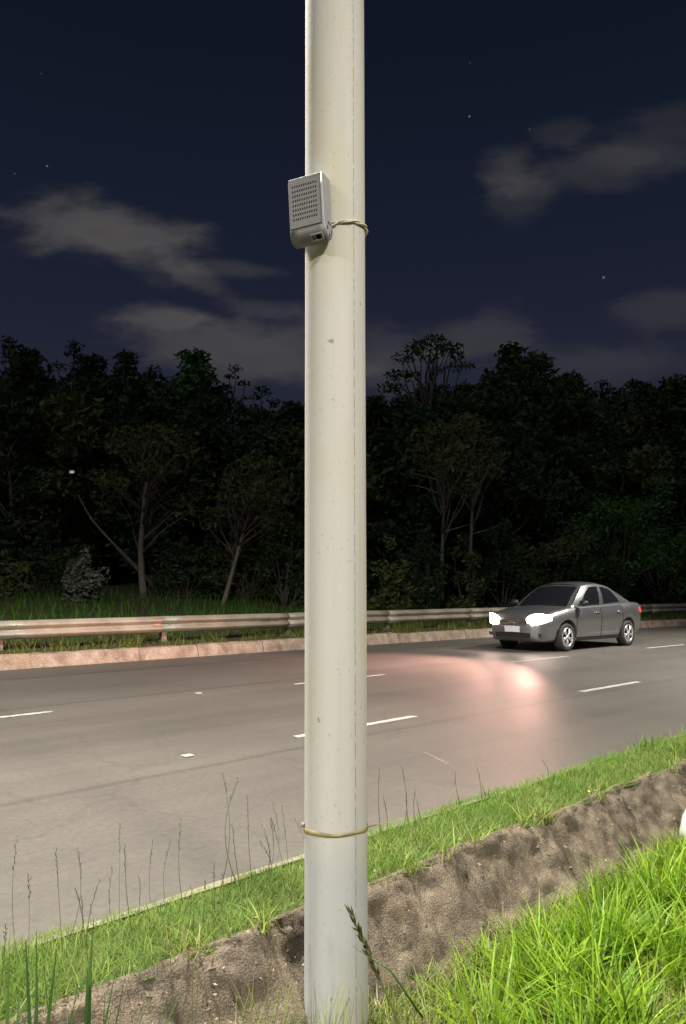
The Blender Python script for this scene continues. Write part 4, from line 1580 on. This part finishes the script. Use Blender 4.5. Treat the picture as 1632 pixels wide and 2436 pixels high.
def half_ring(x):
    zb, zt = interp(x, SILL), interp(x, DECK)
    pts = [(0, zb), (side_y(x, zb) * 0.7, zb), (side_y(x, zb) * 0.96, zb + 0.012)]
    for k in range(1, 8):
        z = zb + (zt - zb - 0.035) * k / 7
        pts.append((side_y(x, z), z))
    pts += [(side_y(x, zt) * 0.955, zt - 0.008), (side_y(x, zt) * 0.80, zt + 0.012), (side_y(x, zt) * 0.40, zt + 0.030), (0, zt + 0.036)]
    return pts


vs, fs = [], []
rings = []
for x in xs:
    hr = half_ring(x)
    full = [(y, z) for y, z in hr] + [(-y, z) for y, z in reversed(hr[1:-1])]
    rings.append(len(full))
    vs += [Vector((x, y, z * KZ)) for y, z in full]
m_ = rings[0]
for i in range(len(xs) - 1):
    for j in range(m_):
        j2 = (j + 1) % m_
        fs.append((i * m_ + j, (i + 1) * m_ + j, (i + 1) * m_ + j2, i * m_ + j2))
fs.append(tuple(range(m_)))
fs.append(tuple((len(xs) - 1) * m_ + j for j in reversed(range(m_))))
body = mesh_obj('body', vs, fs, M['carpaint'], None, True)
bm = bmesh.new()
bm.from_mesh(body.data)
bmesh.ops.recalc_face_normals(bm, faces=bm.faces)
bm.to_mesh(body.data)
bm.free()
WX, WR = (1.29, -1.29), 0.305
cut = MB()
for wx in WX:
    for sgn in (1, -1):
        Mx = Matrix.Translation((wx, sgn * 0.78, WR + 0.02)) @ Matrix.Rotation(R(90), 4, 'X')
        cut.lathe([(0.0, -0.17), (0.365, -0.17), (0.365, 0.17), (0.0, 0.17)], 32, Mx)
co = cut.build('cutter', M['carblack'])
bm = bmesh.new()
bm.from_mesh(co.data)
bmesh.ops.remove_doubles(bm, verts=bm.verts, dist=1e-5)
bmesh.ops.recalc_face_normals(bm, faces=bm.faces)
bm.to_mesh(co.data)
bm.free()
md = body.modifiers.new('arches', 'BOOLEAN')
md.object = co
md.operation = 'DIFFERENCE'
md.solver = 'EXACT'
dg = bpy.context.evaluated_depsgraph_get()
nm = bpy.data.meshes.new_from_object(body.evaluated_get(dg))
body.modifiers.clear()
body.data = nm
bpy.data.objects.remove(co)
body.parent = car

# cabin: bottom outline at the belt, top outline at the roof edge
XB0, XB1 = 1.02, -1.62      # screen foot, rear screen foot


def belt(u):
    x = XB0 + (XB1 - XB0) * u
    return Vector((x, side_y(x, interp(x, DECK)) * 0.955 - 0.02, (interp(x, DECK) - 0.012) * KZ))


def roofedge(u):
    # follows the door frames: rises steeply from the screen, falls fast over the rear door
    x = 0.30 + (-0.98 - 0.30) * u
    z = 1.425 - 0.065 * (2 * (u - 0.40)) ** 2
    return Vector((x, 0.585 - 0.03 * (2 * (u - 0.4)) ** 2, z * KZ))


def cside(u, v, sgn=1, off=0.0):
    a, c = belt(u), roofedge(u)
    p = a.lerp(c, v)
    bulge = 0.035 * math.sin(math.pi * v) * min(1, u * 7) * min(1, (1 - u) * 7)
    return Vector((p.x, (p.y + bulge + off) * sgn, p.z))


def screen(u, v, front=True, off=0.0):
    """u across, v up"""
    a = belt(0 if front else 1)
    c = roofedge(0 if front else 1)
    yb, yt = a.y * (2 * u - 1), c.y * (2 * u - 1)
    q = 1 - (2 * u - 1) ** 2
    s_ = 1 if front else -1
    x = a.x + (c.x - a.x) * v + s_ * (0.11 * (1 - v) + 0.06 * v) * q + s_ * 0.03 * math.sin(math.pi * v)
    z = a.z + (c.z - a.z) * v + 0.028 * q * v + 0.02 * math.sin(math.pi * v)
    return Vector((x + s_ * off * 0.7, yb + (yt - yb) * v, z + off * 0.7))


def roof(u, v):
    """u rearwards, v across"""
    e = roofedge(u)
    w = 2 * v - 1
    q = 1 - w * w
    x = e.x
    if u < 0.5:
        x += 0.06 * q * (1 - 2 * u)
    else:
        x -= 0.06 * q * (2 * u - 1)
    return Vector((x, e.y * w, e.z + 0.055 * (1 - w ** 4) * (0.5 + 0.5 * math.sin(math.pi * u))  + 0.028 * q * 0.5))


cb = MB()
for sgn in (1, -1):
    cb.grid(lambda u, v, sgn=sgn: cside(u, v, sgn), 20, 8)
cb.grid(lambda u, v: screen(u, v, True), 12, 8)
cb.grid(lambda u, v: screen(u, v, False), 12, 8)
cb.grid(roof, 14, 12)
cab = cb.build('cabin', M['carpaint'], car, True)
bm = bmesh.new()
bm.from_mesh(cab.data)
bmesh.ops.remove_doubles(bm, verts=bm.verts, dist=0.004)
bmesh.ops.recalc_face_normals(bm, faces=bm.faces)
bm.to_mesh(cab.data)
bm.free()
# glass
MB().grid(lambda u, v: screen(0.06 + 0.88 * u, 0.05 + 0.88 * v, True, 0.008), 12, 8).build('windscreen', M['carglass'], car, True)
MB().grid(lambda u, v: screen(0.09 + 0.82 * u, 0.10 + 0.80 * v, False, 0.008), 12, 8).build('rear_window', M['carglass'], car, True)
for sgn in (1, -1):
    def front_win(u, v, sgn=sgn):
        U = 0.13 + 0.31 * u
        lo, hi = 0.06, 0.89 - 0.28 * max(0, 1 - u / 0.30) ** 2
        return cside(U, lo + (hi - lo) * v, sgn, 0.007)

    def rear_win(u, v, sgn=sgn):
        U = 0.515 + 0.285 * u
        lo, hi = 0.07 + 0.05 * u, 0.89 - 0.10 * u ** 3
        return cside(U, lo + (hi - lo) * v, sgn, 0.007)
    MB().grid(front_win, 10, 6).build('side_window', M['carglass'], car, True)
    MB().grid(rear_win, 10, 6).build('side_window', M['carglass'], car, True)
    # doors: panels a few millimetres proud of the body
    for x0, x1 in ((0.93, -0.06), (-0.08, -1.02)):
        def door(u, v, sgn=sgn, x0=x0, x1=x1):
            x = x0 + (x1 - x0) * u
            zb, zt = 0.285, interp(x, DECK) - 0.035
            z = zb + (zt - zb) * v
            if x < -0.90 and z < 0.60:       # rear door cut back over the wheel arch
                x += (0.60 - z) * 0.55 * ((-0.90 - x) / 0.12)
            return Vector((x, (side_y(x, z) + 0.006) * sgn, z * KZ))
        dr = MB().grid(door, 10, 8).build('door', M['carpaint'], car, True)
        hx = x1 + 0.16
        hz_ = 0.80
        MB().ball((hx, (side_y(hx, hz_) + 0.020) * sgn, hz_ * KZ), (0.10, 0.018, 0.020), u=12, w=8).build('handle', M['chrome'], dr, True)
        b = MB()
        for xx in (x0 + 0.004, x1 - 0.004):
            b.tube([Vector((xx, (side_y(xx, z) + 0.0055) * sgn, z * KZ)) for z in (0.30, 0.45, 0.6, 0.75, 0.90)], 0.006, 5)
        b.build('door_gap', M['carblack'], dr)
    # sill strip
    MB().grid(lambda u, v, sgn=sgn: Vector((0.90 - 1.80 * u, (side_y(0.9 - 1.8 * u, 0.21 + 0.07 * v) + 0.010) * sgn, (0.205 + 0.07 * v) * KZ)), 8, 2).build('sill_strip', M['carblack'], car, True)
    # mirror
    mr_ = MB().ball((0.80, 0.93 * sgn, 1.015 * KZ), (0.075, 0.115, 0.07), u=14, w=9).build('wing_mirror', M['carblack'], car, True)
    MB().tube([(0.80, 0.79 * sgn, 0.97 * KZ), (0.80, 0.90 * sgn, 0.985 * KZ)], 0.026, 8).build('mirror_arm', M['carblack'], mr_, True)
    MB().ball((0.745, 0.93 * sgn, 1.015 * KZ), (0.025, 0.098, 0.056), u=14, w=9).build('mirror_glass', M['carglass'], mr_, True)

    # headlamp: almond lens wrapped round the corner, oversized to stand in for glare
    def lamp(u, v, sgn=sgn):
        y = 0.34 + 0.43 * u
        # follow the front outline in plan
        lo, hi = 0.0, 0.0
        xx = 2.125
        while xx > 1.3 and side_y(xx, 0.66) < y:
            xx -= 0.01
        xx = min(xx, 2.10)
        zc = 0.650 + 0.065 * u
        hh = 0.115 * math.sin(math.pi * min(0.985, max(0.10, 0.12 + 0.80 * u))) ** 0.6
        return Vector((xx + 0.030, (y + 0.018) * sgn, (zc + (2 * v - 1) * hh) * KZ))
    hl = MB().grid(lamp, 10, 5).build('headlight', M['headlens'], car, True)
    hl.modifiers.new('t', 'SOLIDIFY').thickness = 0.02
    sd_ = bpy.data.lights.new('headlight_beam', 'SPOT')
    sd_.energy = 3700
    sd_.color = (1.0, 0.52, 0.42)
    sd_.spot_size = R(85)
    sd_.spot_blend = 1.0
    sd_.shadow_soft_size = 0.07
    so_ = bpy.data.objects.new('headlight_beam', sd_)
    COL.objects.link(so_)
    so_.parent = car
    so_.location = (2.24, 0.55 * sgn, 0.69 * KZ)
    so_.rotation_euler = (R(90 - 1.0), 0, R(-90))
    so_.scale = (1.0, 0.46, 1.0)
    # stray light of the bulb, thrown wide
    sw_ = bpy.data.lights.new('headlight_spill', 'SPOT')
    sw_.energy = 18
    sw_.color = (1.0, 0.62, 0.56)
    sw_.spot_size = R(150)
    sw_.spot_blend = 0.6
    sw_.shadow_soft_size = 0.06
    ow_ = bpy.data.objects.new('headlight_spill', sw_)
    COL.objects.link(ow_)
    ow_.parent = car
    ow_.location = (2.24, 0.55 * sgn, 0.70 * KZ)
    ow_.rotation_euler = (R(90), 0, R(-90 + 8 * sgn))
    # fog lamp recess and bright strip
    MB().box((2.03, 0.60 * sgn, 0.36 * KZ), (0.05, 0.20, 0.07), Matrix.Rotation(R(-38 * sgn), 3, 'Z'), 0.01).build('fog_lamp_recess', M['carblack'], car)
    MB().box((2.055, 0.56 * sgn, 0.405 * KZ), (0.02, 0.24, 0.012), Matrix.Rotation(R(-36 * sgn), 3, 'Z')).build('bumper_trim', M['chrome'], car)

    # tail lamp
    def tlamp(u, v, sgn=sgn):
        x = -1.83 - 0.29 * u
        z = 0.745 + 0.20 * v - 0.03 * (1 - u)
        hh = 0.5 + 0.5 * u
        z = 0.85 + (z - 0.85) * hh
        return Vector((x - 0.005, (side_y(x, z) + 0.010) * sgn, z * KZ))
    MB().grid(tlamp, 8, 6).build('tail_light', M['tail'], car, True)
    # wheels
    for wx in WX:
        wh = empty('wheel', (wx, 0.735 * sgn, WR))
        wh.parent = car
        wh.rotation_euler = (R(-90) * sgn, 0, 0)     # local z points outwards
        MB().lathe([(0.19, -0.095), (0.26, -0.10), (0.295, -0.085), (WR, -0.05), (WR, 0.05), (0.295, 0.085), (0.255, 0.098), (0.205, 0.09), (0.20, 0.07)], 36).build('tyre', M['tyre'], wh, True)
        b = MB()
        b.lathe([(0.207, 0.070), (0.207, 0.090), (0.190, 0.088), (0.186, 0.05), (0.17, -0.02), (0.001, -0.02)], 36)
        rm = b.build('rim', M['carblack'], wh, True)
        b = MB()
        b.lathe([(0.209, 0.068), (0.209, 0.095), (0.186, 0.092), (0.182, 0.066)], 36)
        for k in range(5):
            for dk in (-0.17, 0.17):
                a = 2 * math.pi * k / 5 + 0.3
                b.tube([(0.03 * math.cos(a), 0.03 * math.sin(a), 0.078), (0.10 * math.cos(a + dk * 0.7), 0.10 * math.sin(a + dk * 0.7), 0.080), (0.195 * math.cos(a + dk), 0.195 * math.sin(a + dk), 0.082)], [0.022, 0.017, 0.017], 6)
        b.lathe([(0.05, 0.07), (0.045, 0.10), (0.001, 0.102)], 16)
        b.build('spokes', M['alloy'], wh, True)
        if wx > 0:
            pass


def front_x(y, z):
    xx = 2.14
    while xx > 1.3 and side_y(xx, z) < abs(y):
        xx -= 0.005
    return xx


# grille, badge bar, lower intake, plate
def fpatch(y0, y1, z0, z1, off):
    return lambda u, v: Vector((min(front_x(y0 + (y1 - y0) * u, 0.55), 2.135) + off, y0 + (y1 - y0) * u, (z0 + (z1 - z0) * v) * KZ))


gr_ = MB().grid(fpatch(-0.36, 0.36, 0.555, 0.665, 0.006), 16, 2).build('grille', M['carblack'], car, True)
for z in (0.575, 0.605, 0.645):
    MB().grid(fpatch(-0.34, 0.34, z - 0.005, z + 0.005, 0.014), 16, 1).build('grille_bar', M['post'], gr_, True)
MB().box((2.155, 0, 0.612 * KZ), (0.012, 0.15, 0.045), bevel=0.005).build('badge_bar', M['chrome'], gr_)
MB().grid(fpatch(-0.46, 0.46, 0.30, 0.40, 0.006), 16, 2).build('lower_intake', M['carblack'], car, True)
MB().box((2.160, 0, 0.475 * KZ), (0.014, 0.40, 0.13), bevel=0.004).build('number_plate', M['plate'], car)
MB().box((-2.15, 0, 0.60 * KZ), (0.014, 0.40, 0.13), bevel=0.004).build('number_plate', M['plate'], car)
# underside pan and bonnet edge line
MB().box((0, 0, 0.24), (3.6, 1.15, 0.10)).build('underbody', M['carblack'], car)
b = MB()
for sgn in (1, -1):
    b.tube([Vector((x, side_y(x, interp(x, DECK)) * 0.86 * sgn, (interp(x, DECK) + 0.012) * KZ)) for x in (1.05, 1.3, 1.5, 1.7, 1.88)], 0.005, 5)
b.build('bonnet_gap', M['carblack'], car)
for sgn in (1, -1):
    MB().tube([screen(0.5 + 0.06 * sgn - 0.2, 0.06, True, 0.02), screen(0.5 + 0.30 * sgn, 0.10, True, 0.022)], 0.008, 6).build('wiper', M['carblack'], car)


# ------------------------------------------------------------------ unseen street lamps, inferred from the lit road, added as key light
def street_lamp(loc, height, aim, power, label, arm=1.6, cone=146, blend=0.45, soft=0.35, col=(1.0, 0.94, 0.84)):
    o = empty('street_lamp', loc)
    aim = Vector(aim).normalized()
    MB().lathe([(0.13, 0), (0.12, 1.0), (0.08, height), (0.001, height + 0.02)], 20).build('pole', M['galv'], o, True)
    tipv = aim * arm + Vector((0, 0, height + 0.25))
    MB().tube([(0, 0, height - 0.3), aim * (arm * 0.4) + Vector((0, 0, height + 0.12)), tipv], [0.05, 0.045, 0.04], 10).build('arm', M['galv'], o, True)
    rot = Matrix.Rotation(math.atan2(aim.y, aim.x), 3, 'Z')
    hc = tipv + aim * 0.3
    head = MB().box(hc + Vector((0, 0, 0.05)), (0.75, 0.32, 0.13), rot, 0.04).build('lamp_head', M['lamphead'], o)
    MB().box(hc + Vector((0, 0, -0.024)), (0.55, 0.24, 0.012), rot).build('lamp_lens', M['lamplens'], head)
    ld = bpy.data.lights.new('lamp_light', 'SPOT')
    ld.energy = power
    ld.color = col
    ld.spot_size = R(cone)
    ld.spot_blend = blend
    ld.shadow_soft_size = soft
    lo = bpy.data.objects.new('lamp_light', ld)
    COL.objects.link(lo)
    lo.parent = o
    lo.location = hc + Vector((0, 0, -0.06 - soft))
    tag(o, label, 'street lamp', 'street lamps outside the view')


street_lamp((6.5, -6.5, -0.5), 10.5, (-0.5, 1, 0), 8200, 'tall unseen street lamp behind the camera', soft=0.7)
street_lamp(P0(-15, 1.6, -0.4), 11, (-D2, D2, 0), 19000, 'tall unseen street lamp along the verge to the left of the view')
street_lamp(P(20, 1.8, -0.3), 10, (-D2, D2, 0), 12500, 'tall unseen street lamp along the verge to the right of the view', cone=114, blend=0.6)
